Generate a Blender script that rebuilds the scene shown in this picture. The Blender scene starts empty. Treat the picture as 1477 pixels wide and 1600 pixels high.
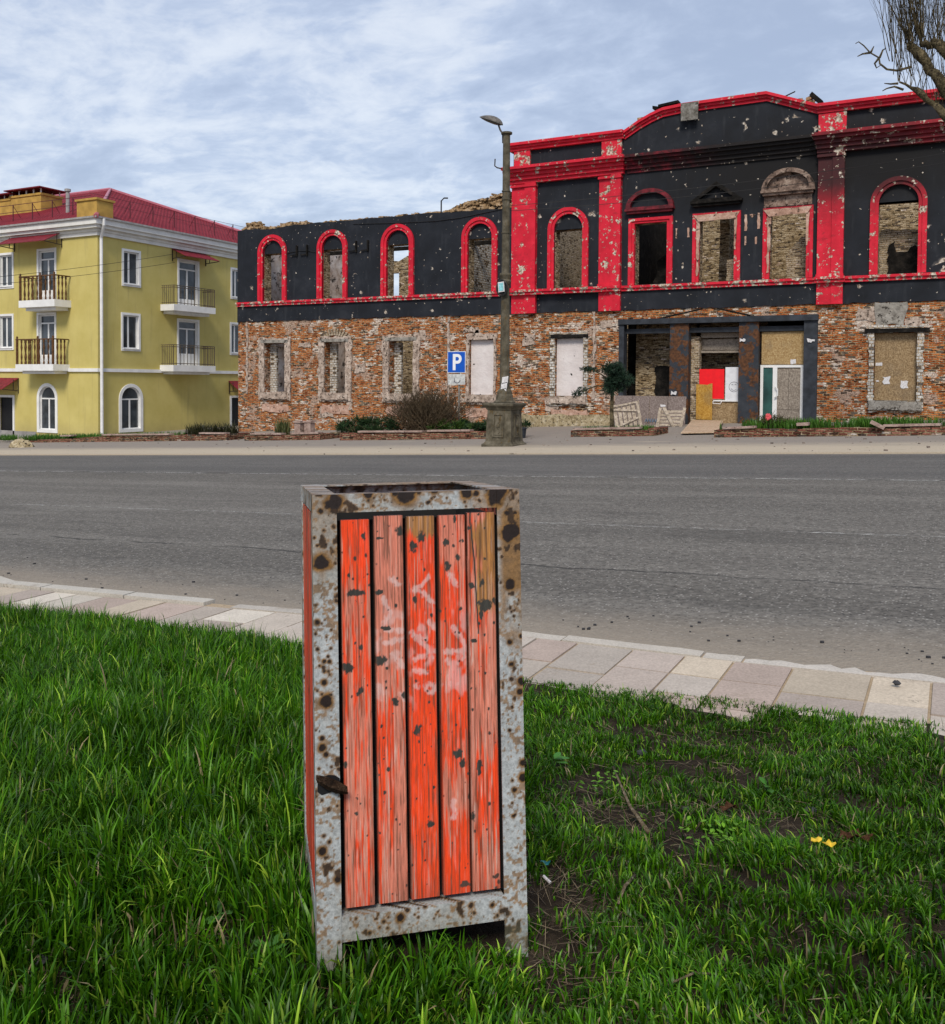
import bpy, math, random
import numpy as np
from mathutils import Vector, Matrix
from mathutils.geometry import tessellate_polygon
random.seed(7); RNG = np.random.default_rng(11)
scene = bpy.context.scene
col = scene.collection
# ------------------------------------------------------------------ camera
YAW, PITCH, ROLL = [math.radians(a) for a in (27.54, 1.566, .404)]
FPX, PPX, PPY, IW, IH = 1447., 738.5, 636.4, 1477., 1600.
FW = Vector((-math.sin(YAW)*math.cos(PITCH), math.cos(YAW)*math.cos(PITCH), -math.sin(PITCH)))
r_ = Vector((math.cos(YAW), math.sin(YAW), 0)); u_ = r_.cross(FW)
RT = r_*math.cos(ROLL)+u_*math.sin(ROLL); UP = -r_*math.sin(ROLL)+u_*math.cos(ROLL)
cam = bpy.data.cameras.new('camera'); camo = bpy.data.objects.new('camera', cam); col.objects.link(camo)
camo.matrix_world = Matrix(((RT.x, UP.x, -FW.x, 0), (RT.y, UP.y, -FW.y, 0), (RT.z, UP.z, -FW.z, 0), (0, 0, 0, 1)))
cam.sensor_fit = 'HORIZONTAL'; cam.sensor_width = 36; cam.lens = 36*FPX/IW
cam.shift_x = (IW/2-PPX)/IW; cam.shift_y = -(IH/2-PPY)/IW
cam.clip_start = .05; cam.clip_end = 6000
scene.camera = camo
def ray(px, py): return FW+RT*((px-PPX)/FPX)-UP*((py-PPY)/FPX)
def onY(px, py, Y): d = ray(px, py); return d*(Y/d.y)
def onX(px, py, X): d = ray(px, py); return d*(X/d.x)
GA, GB, GC = -1.6757, .04402, .0103
def onG(px, py, dz=0):
    d = ray(px, py); return d*((GA+dz)/(d.z-GB*d.x-GC*d.y))
def gz(x, y):
    return GA+GB*max(-90, min(40, x))+GC*max(-30, min(60, y))
# ------------------------------------------------------------------ light
w = bpy.data.worlds.new('World'); scene.world = w; w.use_nodes = True
SUN_EL, SUN_AZ = math.radians(46), math.radians(162)      # azimuth measured from +Y clockwise
def build_world():
    nt = w.node_tree; nt.nodes.clear(); N = nt.nodes.new; L = nt.links.new
    out = N('ShaderNodeOutputWorld'); sky = N('ShaderNodeTexSky'); sky.sky_type = 'NISHITA'; sky.sun_disc = False
    sky.sun_elevation = SUN_EL; sky.sun_rotation = SUN_AZ; sky.air_density = 1.2; sky.dust_density = 1.5
    b1 = N('ShaderNodeBackground'); b1.inputs[1].default_value = .13; L(sky.outputs[0], b1.inputs[0])
    tc = N('ShaderNodeTexCoord'); sp = N('ShaderNodeSeparateXYZ'); L(tc.outputs['Generated'], sp.inputs[0])
    def M(op, a, b=None, c=None):
        m = N('ShaderNodeMath'); m.operation = op
        for i, v in enumerate((a, b, c)):
            if v is None: continue
            if isinstance(v, (int, float)): m.inputs[i].default_value = v
            else: L(v, m.inputs[i])
        return m.outputs[0]
    z = M('ADD', M('MAXIMUM', sp.outputs[2], 0.), .16)
    cx = M('DIVIDE', sp.outputs[0], z); cy = M('DIVIDE', sp.outputs[1], z)
    cb = N('ShaderNodeCombineXYZ'); L(cx, cb.inputs[0]); L(cy, cb.inputs[1])
    def noise(scale, det, rough, dist, rot, sc):
        mp = N('ShaderNodeMapping'); mp.inputs['Rotation'].default_value = (0, 0, rot); mp.inputs['Scale'].default_value = sc
        L(cb.outputs[0], mp.inputs[0])
        n = N('ShaderNodeTexNoise'); n.inputs['Scale'].default_value = scale; n.inputs['Detail'].default_value = det
        n.inputs['Roughness'].default_value = rough; n.inputs['Distortion'].default_value = dist
        L(mp.outputs[0], n.inputs['Vector']); return n.outputs[0]
    a = noise(.75, 3, .5, .5, .5, (1, 1.2, 1)); b = noise(2.6, 6, .6, .5, .9, (1, 1.35, 1)); c = noise(9., 5, .6, .4, .7, (1, 1.25, 1))
    def mr(v, a0, a1, b0, b1):
        m = N('ShaderNodeMapRange'); m.inputs[1].default_value = a0; m.inputs[2].default_value = a1
        m.inputs[3].default_value = b0; m.inputs[4].default_value = b1; m.interpolation_type = 'SMOOTHSTEP'
        L(v, m.inputs[0]); return m.outputs[0]
    comb = M('ADD', M('ADD', M('MULTIPLY', a, .46), M('MULTIPLY', b, .36)), M('MULTIPLY', c, .18))
    shade = mr(comb, .41, .62, 0, 1)
    rp = N('ShaderNodeValToRGB'); L(shade, rp.inputs[0]); e = rp.color_ramp.elements
    e[0].position = 0; e[0].color = (.40, .475, .64, 1); e[1].position = 1; e[1].color = (.78, .83, .92, 1)
    q = e.new(.5); q.color = (.53, .61, .775, 1)
    b2 = N('ShaderNodeBackground'); b2.inputs[1].default_value = .98; L(rp.outputs[0], b2.inputs[0])
    mx = N('ShaderNodeMixShader'); mx.inputs[0].default_value = .8
    L(b1.outputs[0], mx.inputs[1]); L(b2.outputs[0], mx.inputs[2]); L(mx.outputs[0], out.inputs[0])
build_world()
sl = bpy.data.lights.new('sun', 'SUN'); sl.energy = 2.6; sl.angle = math.radians(16); sl.color = (1, .92, .80)
so = bpy.data.objects.new('sun', sl); col.objects.link(so)
sd = Vector((math.sin(SUN_AZ)*math.cos(SUN_EL), math.cos(SUN_AZ)*math.cos(SUN_EL), math.sin(SUN_EL)))
so.rotation_euler = sd.to_track_quat('Z', 'Y').to_euler()
scene.view_settings.view_transform = 'Standard'; scene.view_settings.look = 'None'; scene.view_settings.gamma = 1
scene.view_settings.exposure = .16
scene.view_settings.use_curve_mapping = False

# ------------------------------------------------------------------ numpy noise
def vnoise(x, y, seed=0):
    x = np.asarray(x, float); y = np.asarray(y, float)
    xi = np.floor(x).astype(np.int64); yi = np.floor(y).astype(np.int64); fx = x-xi; fy = y-yi
    fx = fx*fx*(3-2*fx); fy = fy*fy*(3-2*fy)
    def h(a, b):
        n = (a*374761393+b*668265263+seed*1442695041) & 0xffffffff
        n = ((n ^ (n >> 13))*1274126177) & 0xffffffff
        n = ((n ^ (n >> 16))*2246822519) & 0xffffffff
        return ((n ^ (n >> 15)) & 0xffff)/65535.
    return (h(xi, yi)*(1-fx)+h(xi+1, yi)*fx)*(1-fy)+(h(xi, yi+1)*(1-fx)+h(xi+1, yi+1)*fx)*fy
def fbm(x, y, o=4, seed=0):
    s = 0; a = .5; t = 0
    for i in range(o):
        s = s+a*vnoise(x*2**i, y*2**i, seed+i*17); t += a; a *= .5
    return s/t
def sstep(v, a, b): t = np.clip((v-a)/(b-a), 0, 1); return t*t*(3-2*t)

# ------------------------------------------------------------------ mesh helpers
class MB:
    def __init__(s): s.v = []; s.f = []; s.mi = []; s.cur = 0
    def face(s, idx): s.f.append(tuple(idx)); s.mi.append(s.cur)
    def box(s, x0, x1, y0, y1, z0, z1, j=0):
        b = len(s.v)
        for x in (x0, x1):
            for y in (y0, y1):
                for z in (z0, z1):
                    s.v.append((x+random.uniform(-j, j), y+random.uniform(-j, j), z+random.uniform(-j, j)))
        for q in ((0, 1, 3, 2), (4, 6, 7, 5), (0, 4, 5, 1), (2, 3, 7, 6), (0, 2, 6, 4), (1, 5, 7, 3)): s.face([b+i for i in q])
        return s
    def obox(s, c, ax, ay, az):      # oriented box: centre and three half-axis vectors
        b = len(s.v); c = Vector(c); ax, ay, az = Vector(ax), Vector(ay), Vector(az)
        for i in (-1, 1):
            for k in (-1, 1):
                for l in (-1, 1): s.v.append(tuple(c+ax*i+ay*k+az*l))
        for q in ((0, 1, 3, 2), (4, 6, 7, 5), (0, 4, 5, 1), (2, 3, 7, 6), (0, 2, 6, 4), (1, 5, 7, 3)): s.face([b+i for i in q])
        return s
    def prism(s, outer, holes, y0, y1, plane='y'):   # polygon in (a, z), thickness from y0 to y1
        loops = [list(outer)]+[list(h) for h in holes]
        tri = tessellate_polygon([[Vector((p[0], p[1], 0)) for p in l] for l in loops])
        flat = [p for l in loops for p in l]; b = len(s.v); n = len(flat)
        def P(a, z, y): return (a, y, z) if plane == 'y' else ((y, a, z) if plane == 'x' else (a, z, y))
        for p in flat: s.v.append(P(p[0], p[1], y0))
        for p in flat: s.v.append(P(p[0], p[1], y1))
        for t in tri: s.face([b+i for i in t]); s.face([b+n+i for i in reversed(t)])
        k = 0
        for l in loops:
            m = len(l)
            for i in range(m):
                a, c = k+i, k+(i+1) % m; s.face([b+a, b+c, b+n+c, b+n+a])
            k += m
        return s
    def tube(s, pts, rad, n=8, cap=True):
        pts = [Vector(p) for p in pts]; b = len(s.v); rads = rad if hasattr(rad, '__len__') else [rad]*len(pts)
        prev = None
        for i, p in enumerate(pts):
            d = (pts[min(i+1, len(pts)-1)]-pts[max(i-1, 0)])
            d = d.normalized() if d.length > 1e-9 else Vector((0, 0, 1))
            if prev is None: a = d.orthogonal().normalized()
            else:
                a = prev-d*prev.dot(d); a = a.normalized() if a.length > 1e-6 else d.orthogonal().normalized()
            prev = a; c = d.cross(a)
            for k in range(n):
                t = 2*math.pi*k/n; s.v.append(tuple(p+(a*math.cos(t)+c*math.sin(t))*rads[i]))
        for i in range(len(pts)-1):
            for k in range(n):
                s.face([b+i*n+k, b+i*n+(k+1) % n, b+(i+1)*n+(k+1) % n, b+(i+1)*n+k])
        if cap:
            s.face([b+k for k in reversed(range(n))]); s.face([b+(len(pts)-1)*n+k for k in range(n)])
        return s
    def lathe(s, c, prof, n=12, sq=False):   # prof: (radius, z); sq: square section
        b = len(s.v); n = 4 if sq else n
        for r, z in prof:
            for k in range(n):
                t = 2*math.pi*(k+(.5 if sq else 0))/n; rr = r*(math.sqrt(2) if sq else 1)
                s.v.append((c[0]+rr*math.cos(t), c[1]+rr*math.sin(t), c[2]+z))
        for i in range(len(prof)-1):
            for k in range(n): s.face([b+i*n+k, b+i*n+(k+1) % n, b+(i+1)*n+(k+1) % n, b+(i+1)*n+k])
        s.face([b+k for k in reversed(range(n))]); s.face([b+(len(prof)-1)*n+k for k in range(n)])
        return s
    def quad(s, a, b, c, d):
        k = len(s.v); s.v += [tuple(a), tuple(b), tuple(c), tuple(d)]; s.face([k, k+1, k+2, k+3]); return s
    def cut(s): s.marks = getattr(s, 'marks', [])+[(len(s.v), len(s.f))]
    def pieces(s, name, mat, parent=None, **k):
        a = (0, 0)
        for b in getattr(s, 'marks', [])+[(len(s.v), len(s.f))]:
            if b[1] > a[1]:
                q = MB(); q.v = s.v[a[0]:b[0]]; q.f = [tuple(i-a[0] for i in f) for f in s.f[a[1]:b[1]]]; q.mi = [0]*len(q.f); q.build(name, mat, parent, **k)
            a = b
    def build(s, name, mat, parent=None, smooth=False, bevel=0):
        me = bpy.data.meshes.new(name); o = bpy.data.objects.new(name, me); col.objects.link(o)
        off = Vector((0, 0, 0))
        if parent is not None:
            p = parent
            while p is not None: off += p.location; p = p.parent
            o.parent = parent
        me.from_pydata([(v[0]-off.x, v[1]-off.y, v[2]-off.z) for v in s.v], [], s.f)
        for m in (mat if isinstance(mat, (list, tuple)) else [mat]): me.materials.append(m)
        if max(s.mi, default=0) > 0: me.polygons.foreach_set('material_index', s.mi)
        if smooth: me.polygons.foreach_set('use_smooth', [True]*len(me.polygons))
        me.validate(); me.update()
        if bevel:
            md = o.modifiers.new('bevel', 'BEVEL'); md.width = bevel; md.segments = 2; md.limit_method = 'ANGLE'; md.angle_limit = math.radians(40)
        return o
def mesh_np(name, V, F, mat, parent=None, colr=None, smooth=False):
    """V (n,3) array; F (m,k) array of k-gons"""
    me = bpy.data.meshes.new(name); V = np.asarray(V, np.float32); F = np.asarray(F, np.int32); m, k = F.shape
    me.vertices.add(len(V)); me.vertices.foreach_set('co', V.ravel())
    me.loops.add(m*k); me.loops.foreach_set('vertex_index', F.ravel())
    me.polygons.add(m); me.polygons.foreach_set('loop_start', np.arange(m, dtype=np.int32)*k)
    me.update(calc_edges=True)
    if colr is not None:
        a = me.color_attributes.new('col', 'FLOAT_COLOR', 'POINT')
        a.data.foreach_set('color', np.concatenate([colr, np.ones((len(V), 1))], 1).astype(np.float32).ravel())
    me.polygons.foreach_set('use_smooth', np.full(m, bool(smooth)))
    me.materials.append(mat); o = bpy.data.objects.new(name, me); col.objects.link(o)
    if parent is not None: o.parent = parent
    return o
def empty(name, loc=(0, 0, 0)):
    o = bpy.data.objects.new(name, None); col.objects.link(o); o.location = loc; o.empty_display_size = .2; return o
def tag(o, label=None, cat=None, group=None, kind=None):
    if label: o['label'] = label
    if cat: o['category'] = cat
    if group: o['group'] = group
    if kind: o['kind'] = kind
    return o
def thing(name, loc, label, cat, group=None): return tag(empty(name, loc), label, cat, group)

# ------------------------------------------------------------------ material helpers
class G:
    def __init__(s, name):
        s.m = bpy.data.materials.new(name); s.m.use_nodes = True; s.nt = s.m.node_tree; s.nt.nodes.clear()
        s.out = s.N('ShaderNodeOutputMaterial'); s.b = s.N('ShaderNodeBsdfPrincipled'); s.L(s.b.outputs[0], s.out.inputs[0])
        s.geo = s.N('ShaderNodeNewGeometry').outputs['Position']
    def N(s, t, **k):
        n = s.nt.nodes.new(t)
        for a, b in k.items(): setattr(n, a, b)
        return n
    def L(s, a, b): s.nt.links.new(a, b)
    def put(s, v, sock):
        if isinstance(v, (int, float)):
            sock.default_value = v if not hasattr(sock.default_value, '__len__') else (v, v, v, 1)[:len(sock.default_value)]
        elif isinstance(v, (tuple, list)):
            sock.default_value = (tuple(v)+(1,))[:len(sock.default_value)]
        else: s.L(v, sock)
    def mp(s, v, sc=(1, 1, 1), loc=(0, 0, 0), rot=(0, 0, 0)):
        n = s.N('ShaderNodeMapping'); s.L(v, n.inputs[0]); n.inputs['Scale'].default_value = sc
        n.inputs['Location'].default_value = loc; n.inputs['Rotation'].default_value = rot; return n.outputs[0]
    def noise(s, v, scale, det=4, rough=.55, dist=0):
        n = s.N('ShaderNodeTexNoise'); s.L(v, n.inputs['Vector']); n.inputs['Scale'].default_value = scale
        n.inputs['Detail'].default_value = det; n.inputs['Roughness'].default_value = rough; n.inputs['Distortion'].default_value = dist
        return n.outputs[0]
    def vor(s, v, scale, feat='F1', dim='3D', rnd=1):
        n = s.N('ShaderNodeTexVoronoi', feature=feat, voronoi_dimensions=dim); s.L(v, n.inputs['Vector'])
        n.inputs['Scale'].default_value = scale; n.inputs['Randomness'].default_value = rnd
        return n.outputs
    def mth(s, op, a, b=None, c=None):
        m = s.N('ShaderNodeMath', operation=op)
        for i, v in enumerate((a, b, c)):
            if v is not None: s.put(v, m.inputs[i])
        return m.outputs[0]
    def mr(s, v, a0, a1, b0=0, b1=1, smooth=True):
        m = s.N('ShaderNodeMapRange'); s.put(v, m.inputs[0])
        for i, q in enumerate((a0, a1, b0, b1)): s.put(q, m.inputs[i+1])
        if smooth: m.interpolation_type = 'SMOOTHSTEP'
        return m.outputs[0]
    def mix(s, f, a, b, mode='MIX'):
        m = s.N('ShaderNodeMix', data_type='RGBA', blend_type=mode); s.put(f, m.inputs[0]); s.put(a, m.inputs[6]); s.put(b, m.inputs[7])
        return m.outputs[2]
    def ramp(s, f, st, interp='LINEAR'):
        n = s.N('ShaderNodeValToRGB'); s.L(f, n.inputs[0]); e = n.color_ramp.elements; n.color_ramp.interpolation = interp
        e[0].position = st[0][0]; e[0].color = tuple(st[0][1])+(1,); e[1].position = st[-1][0]; e[1].color = tuple(st[-1][1])+(1,)
        for p, c in st[1:-1]: q = e.new(p); q.color = tuple(c)+(1,)
        return n.outputs[0]
    def sep(s, v): n = s.N('ShaderNodeSeparateXYZ'); s.L(v, n.inputs[0]); return n.outputs
    def comb(s, x=0, y=0, z=0):
        n = s.N('ShaderNodeCombineXYZ')
        for i, v in enumerate((x, y, z)): s.put(v, n.inputs[i])
        return n.outputs[0]
    def wallvec(s):      # (x+y, z) so that it works on walls of both directions
        q = s.sep(s.geo); return s.comb(s.mth('ADD', q[0], q[1]), q[2], 0)
    def bump(s, h, st=.5, d=.02):
        n = s.N('ShaderNodeBump'); s.L(h, n.inputs['Height']); n.inputs['Strength'].default_value = st; n.inputs['Distance'].default_value = d
        s.L(n.outputs[0], s.b.inputs['Normal'])
    def fin(s, c=None, rough=.8, metal=0, spec=.3):
        if c is not None: s.put(c, s.b.inputs['Base Color'])
        s.put(rough, s.b.inputs['Roughness']); s.put(metal, s.b.inputs['Metallic']); s.b.inputs['Specular IOR Level'].default_value = spec
        return s.m
    def holes(s, v2, scale, keep, rmax, wob=.25):
        """mask of irregular chips: (core, rim)"""
        wv = s.N('ShaderNodeVectorMath', operation='ADD'); n3 = s.N('ShaderNodeTexNoise'); s.L(v2, n3.inputs['Vector']); n3.inputs['Scale'].default_value = scale*5
        sc = s.N('ShaderNodeVectorMath', operation='SCALE'); s.L(n3.outputs[1], sc.inputs[0]); sc.inputs['Scale'].default_value = wob/scale
        s.L(v2, wv.inputs[0]); s.L(sc.outputs[0], wv.inputs[1])
        o = s.vor(wv.outputs[0], scale, dim='2D'); cs = s.sep(o['Color'])
        rgn = s.noise(s.mp(v2, (1, 1, 1), (scale*7, 3, 0)), .45, 3, .6); on = s.mth('LESS_THAN', cs[0], s.mth('MULTIPLY', s.mr(rgn, .38, .62, .15, 1.9), keep)); rad = s.mth('MULTIPLY', s.mth('POWER', cs[1], 3.2), rmax*scale)
        rad = s.mth('ADD', rad, rmax*scale*.16)
        core = s.mth('MULTIPLY', on, s.mr(o['Distance'], s.mth('MULTIPLY', rad, .8), rad, 1, 0))
        s.inner = s.mth('MULTIPLY', on, s.mr(o['Distance'], s.mth('MULTIPLY', rad, .2), s.mth('MULTIPLY', rad, .55), 1, 0))
        return core, s.mth('MULTIPLY', on, s.mr(o['Distance'], rad, s.mth('MULTIPLY', rad, 1.5), 1, 0))
def simple(name, c, rough=.7, metal=0, var=.15, scale=6, spec=.3, bump=0):
    g = G(name); n = g.noise(g.geo, scale, 5, .6)
    k = g.mr(n, .3, .7, 1-var, 1+var); cc = g.mix(1, tuple(c), g.comb(k, k, k), 'MULTIPLY')
    if bump: g.bump(g.noise(g.geo, scale*8, 4, .6), bump, .01)
    return g.fin(cc, rough, metal, spec)

def soot(g, c):
    """burn marks left on the facade above the fire, centred on the right bays"""
    q = g.sep(g.geo)
    dx = g.mth('DIVIDE', g.mth('ADD', q[0], 4.2), 8.0); dz = g.mth('DIVIDE', g.mth('SUBTRACT', q[2], 8.4), 1.9)
    d = g.mth('SQRT', g.mth('ADD', g.mth('MULTIPLY', dx, dx), g.mth('MULTIPLY', dz, dz)))
    n = g.noise(g.mp(g.geo, (1, 1, .5)), 1.3, 5, .6)
    m = g.mr(g.mth('ADD', d, g.mth('MULTIPLY', n, .9)), .75, 1.75, .93, 0)
    return g.mix(m, c, (.006, .0055, .006))
def mat_black():
    g = G('black_plaster'); v = g.wallvec(); n = g.noise(g.geo, 1.1, 6, .62); n2 = g.noise(g.mp(g.geo, (3, 3, .6)), 1.6, 4)
    c = g.ramp(n, [(.25, (.006, .0075, .011)), (.55, (.012, .0148, .021)), (.8, (.028, .031, .039))])
    c = g.mix(g.mr(n2, .55, .8, 0, .35), c, (.055, .06, .068)); c = soot(g, c)
    a, ar = g.holes(v, .62, .42, .22, .5); inn = g.inner; b, br = g.holes(v, 2.0, .22, .075, .5); d, dr = g.holes(v, 3.4, .34, .034, .4)
    rim = g.mth('MAXIMUM', ar, br); c = g.mix(g.mth('MULTIPLY', rim, .5), c, (.16, .15, .14))
    pale = g.ramp(g.noise(g.geo, 14, 3), [(.35, (.16, .11, .075)), (.5, (.42, .36, .29)), (.65, (.62, .57, .5))])
    mk = g.mth('MAXIMUM', g.mth('MAXIMUM', a, b), d); c = g.mix(mk, c, pale); c = g.mix(g.mth('MULTIPLY', inn, .8), c, (.07, .04, .025))  # dark brown centres paint the shade of depth into the large chips
    g.bump(g.mth('ADD', g.mth('MULTIPLY', n, .3), g.mth('MULTIPLY', mk, -1)), .5, .04)
    return g.fin(c, .72, spec=.25)
def mat_red(name, chip=.5, burnt=True):
    g = G(name); v = g.wallvec(); n = g.noise(g.geo, 2.2, 5, .6)
    c = g.ramp(n, [(.3, (.47, .006, .022)), (.6, (.63, .011, .034)), (.8, (.70, .026, .052))])
    c = g.mix(g.mr(g.noise(g.mp(g.geo, (2, 2, 3)), 1.5, 5, .7), .54, .72, 0, .6), c, (.25, .01, .018))
    if burnt: c = soot(g, c)
    a, ar = g.holes(v, 1.3, .55, .15, .8); b, br = g.holes(v, 3.8, .4, .055, .7)
    pn = g.noise(g.geo, 3.3, 7, .72); pm = g.mr(pn, .505+.17*(1-chip), .52+.17*(1-chip), 0, 1)
    pale = g.ramp(g.noise(g.geo, 11, 3), [(.35, (.10, .07, .05)), (.48, (.40, .33, .25)), (.65, (.68, .62, .53))])
    mk = g.mth('MAXIMUM', g.mth('MAXIMUM', a, b), pm); c = g.mix(g.mth('MULTIPLY', ar, .35), c, (.3, .02, .03)); c = g.mix(mk, c, pale)
    g.bump(g.mth('ADD', g.mth('MULTIPLY', n, .2), g.mth('MULTIPLY', mk, -1)), .5, .03)
    return g.fin(c, .6, spec=.3)
def mat_brick(name, cols, white=.5, dark=.35, soots=False, bw=.25, bh=.085, plaster=.5, lift=1.):
    g = G(name); v = g.wallvec()
    wb = g.N('ShaderNodeTexNoise'); g.L(v, wb.inputs['Vector']); wb.inputs['Scale'].default_value = 2.5
    ad = g.N('ShaderNodeVectorMath', operation='MULTIPLY_ADD'); g.L(wb.outputs[1], ad.inputs[0]); ad.inputs[1].default_value = (.03, .03, 0); g.L(v, ad.inputs[2])
    v = ad.outputs[0]
    b = g.N('ShaderNodeTexBrick'); g.L(v, b.inputs['Vector']); b.inputs['Scale'].default_value = 1
    b.inputs['Brick Width'].default_value = bw; b.inputs['Row Height'].default_value = bh; b.inputs['Mortar Size'].default_value = .016
    b.inputs['Mortar Smooth'].default_value = .3; b.inputs['Bias'].default_value = -.1
    b.inputs['Color1'].default_value = (0, 0, 0, 1); b.inputs['Color2'].default_value = (1, 1, 1, 1); b.inputs['Mortar'].default_value = (.5, .5, .5, 1)
    mort = b.outputs['Fac']
    rnd = g.mth('MULTIPLY', b.outputs['Color'], 1.)
    big = g.noise(g.geo, .55, 5, .6)
    cc = g.ramp(g.mth('ADD', g.mth('MULTIPLY', rnd, .5), g.mth('MULTIPLY', big, .55)), [(.15, cols[0]), (.4, cols[1]), (.65, cols[2]), (.95, cols[3])])
    mm = g.ramp(g.noise(g.geo, 6, 4), [(.35, (.07*lift, .048*lift, .03*lift)), (.5, (.32*lift, .225*lift, .125*lift)), (.7, (.62*lift, .50*lift, .34*lift))])
    c = g.mix(mort, cc, mm)
    r2 = g.mth('FRACT', g.mth('MULTIPLY', rnd, 7.31)); r3 = g.mth('FRACT', g.mth('MULTIPLY', rnd, 13.7))      # more random numbers per brick
    reg = g.noise(g.mp(v, (1, 1.5, 1), (31, 7, 0)), .9, 5, .65)
    wn = g.noise(v, 1.5, 6, .7)
    wm = g.mth('LESS_THAN', r2, g.mr(g.mth('ADD', g.mth('MULTIPLY', reg, .7), g.mth('MULTIPLY', wn, .3)), .64-.18*white, .80-.18*white, .03, .9)); wm = g.mth('MULTIPLY', wm, g.mr(g.noise(v, 9, 3, .7), .3, .45))
    wc = g.ramp(g.noise(v, 7, 4), [(.3, (.36*lift, .26*lift, .2*lift)), (.5, (.6*lift, .5*lift, .42*lift)), (.72, (.78*lift, .74*lift, .68*lift))])
    c = g.mix(wm, c, wc)
    pn = g.noise(g.mp(v, (1, 1, 1), (13, 5, 0)), .8, 7, .65); pm = g.mth('MULTIPLY', g.mr(pn, .70-.16*plaster, .72-.16*plaster, 0, .9), g.mr(g.noise(v, 3.7, 6, .75), .40, .46))
    c = g.mix(pm, c, g.ramp(g.noise(v, 9, 5, .7), [(.3, (.12*lift, .09*lift, .07*lift)), (.5, (.42*lift, .3*lift, .23*lift)), (.7, (.6*lift, .47*lift, .38*lift))]))
    dn = g.noise(g.mp(v, (2.2, 5, 1), (3, 9, 0)), 1.6, 4, .7); dm = g.mth('MAXIMUM', g.mr(dn, .70-.14*dark, .73-.14*dark, 0, .92), g.mth('MULTIPLY', g.mth('LESS_THAN', r3, .05*dark), .85))
    c = g.mix(dm, c, (.022, .014, .01))
    gm = g.mr(g.noise(v, 22, 3, .6), .3, .7, .6, 1.35); c = g.mix(1, c, g.comb(gm, gm, gm), 'MULTIPLY')
    if soots: c = soot(g, c)
    h = g.mth('ADD', g.mth('MULTIPLY', mort, -.6), g.mth('ADD', g.mth('MULTIPLY', wn, .5), g.mth('MULTIPLY', dm, -1)))
    g.bump(g.mth('ADD', h, g.mth('MULTIPLY', g.noise(v, 16, 4, .7), .6)), 1, .05)
    return g.fin(c, .92, spec=.1)
ORANGE = [(.11, .028, .010), (.31, .082, .024), (.47, .155, .045), (.60, .30, .12)]
GREYB = [(.08, .055, .03), (.25, .185, .105), (.45, .36, .24), (.62, .54, .42)]
def mat_rough(name, c0, c1, c2, sc=5, dark=.3, hol=False):
    g = G(name); n = g.noise(g.geo, sc, 6, .7); c = g.ramp(n, [(.3, c0), (.5, c1), (.7, c2)])
    if dark:
        d = g.mr(g.noise(g.geo, sc*1.7, 5, .7), .6-.1*dark, .66-.1*dark, 0, .9); c = g.mix(d, c, (.02, .015, .012))
    if hol:
        a, ar = g.holes(g.wallvec(), 2.2, .5, .06); c = g.mix(a, c, (.02, .02, .02))
    g.bump(g.noise(g.geo, sc*2.5, 5, .7), .9, .05)
    return g.fin(c, .9, spec=.1)
def mat_osb(name, c0, c1, c2):
    g = G(name); q = g.sep(g.geo); v = g.comb(q[0], q[2], q[1])
    a = g.noise(g.mp(v, (14, 40, 8), rot=(0, 0, .5)), 1, 3, .7); b = g.noise(g.mp(v, (40, 12, 8), rot=(0, 0, .3)), 1, 3, .7)
    c = g.ramp(g.mth('ADD', g.mth('MULTIPLY', a, .5), g.mth('MULTIPLY', b, .5)), [(.36, c0), (.5, c1), (.62, c2)])
    n = g.noise(g.geo, 1.5, 4); c = g.mix(g.mr(n, .5, .75, 0, .4), c, (.12, .1, .08)); return g.fin(c, .8, spec=.15)

M = {}
M['black'] = mat_black(); M['red'] = mat_red('red_paint', .5); M['redledge'] = mat_red('red_ledge_paint', .95, False)
M['brick'] = mat_brick('old_orange_brick', ORANGE, .93, .75, plaster=.82, lift=1.0)
M['brick_in'] = mat_brick('inner_brick', GREYB, .2, .8, plaster=.35, lift=1.)
M['brick_pale'] = mat_brick('pale_brick', [(.25, .2, .14), (.36, .3, .22), (.45, .38, .3), (.55, .48, .4)], .5, .2, plaster=.3)
M['brick_white'] = mat_brick('white_brick', [(.3, .28, .25), (.45, .43, .4), (.58, .56, .52), (.66, .64, .6)], .5, .25, plaster=.2, bw=.2, bh=.12)
M['brick_planter'] = mat_brick('planter_brick', [(.05, .02, .014), (.14, .05, .034), (.25, .1, .07), (.34, .19, .14)], .25, .75, plaster=.45, lift=.7, bw=.25, bh=.08)
M['surround'] = mat_rough('crumbled_plaster', (.15, .11, .085), (.42, .33, .27), (.66, .57, .49), 4.5, .5)
M['pinkplaster'] = mat_rough('pink_plaster', (.24, .14, .1), (.46, .29, .22), (.62, .47, .39), 3, .35)
M['grey_plaster'] = mat_rough('grey_plaster', (.12, .11, .095), (.28, .26, .23), (.42, .4, .36), 3, .5)
M['rubble'] = mat_rough('rubble_top', (.12, .07, .03), (.36, .24, .13), (.56, .44, .31), 3, .7)
M['stone'] = mat_rough('rough_stone_base', (.16, .12, .06), (.38, .31, .19), (.58, .51, .38), 6, .5)
M['whitepanel'] = mat_rough('shot_white_panel', (.55, .5, .49), (.64, .59, .58), (.7, .66, .65), 1.2, 0, True)
M['burnt'] = mat_rough('burnt_plaster', (.015, .012, .012), (.2, .14, .11), (.42, .33, .27), 3.2, .35)
M['char'] = mat_rough('charred', (.004, .004, .004), (.012, .011, .010), (.035, .03, .026), 3, 0)
M['osb'] = mat_osb('osb_board', (.11, .07, .035), (.28, .19, .10), (.45, .34, .2)); M['osb_grey'] = mat_osb('weathered_board', (.13, .105, .085), (.26, .22, .18), (.42, .37, .31))
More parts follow.
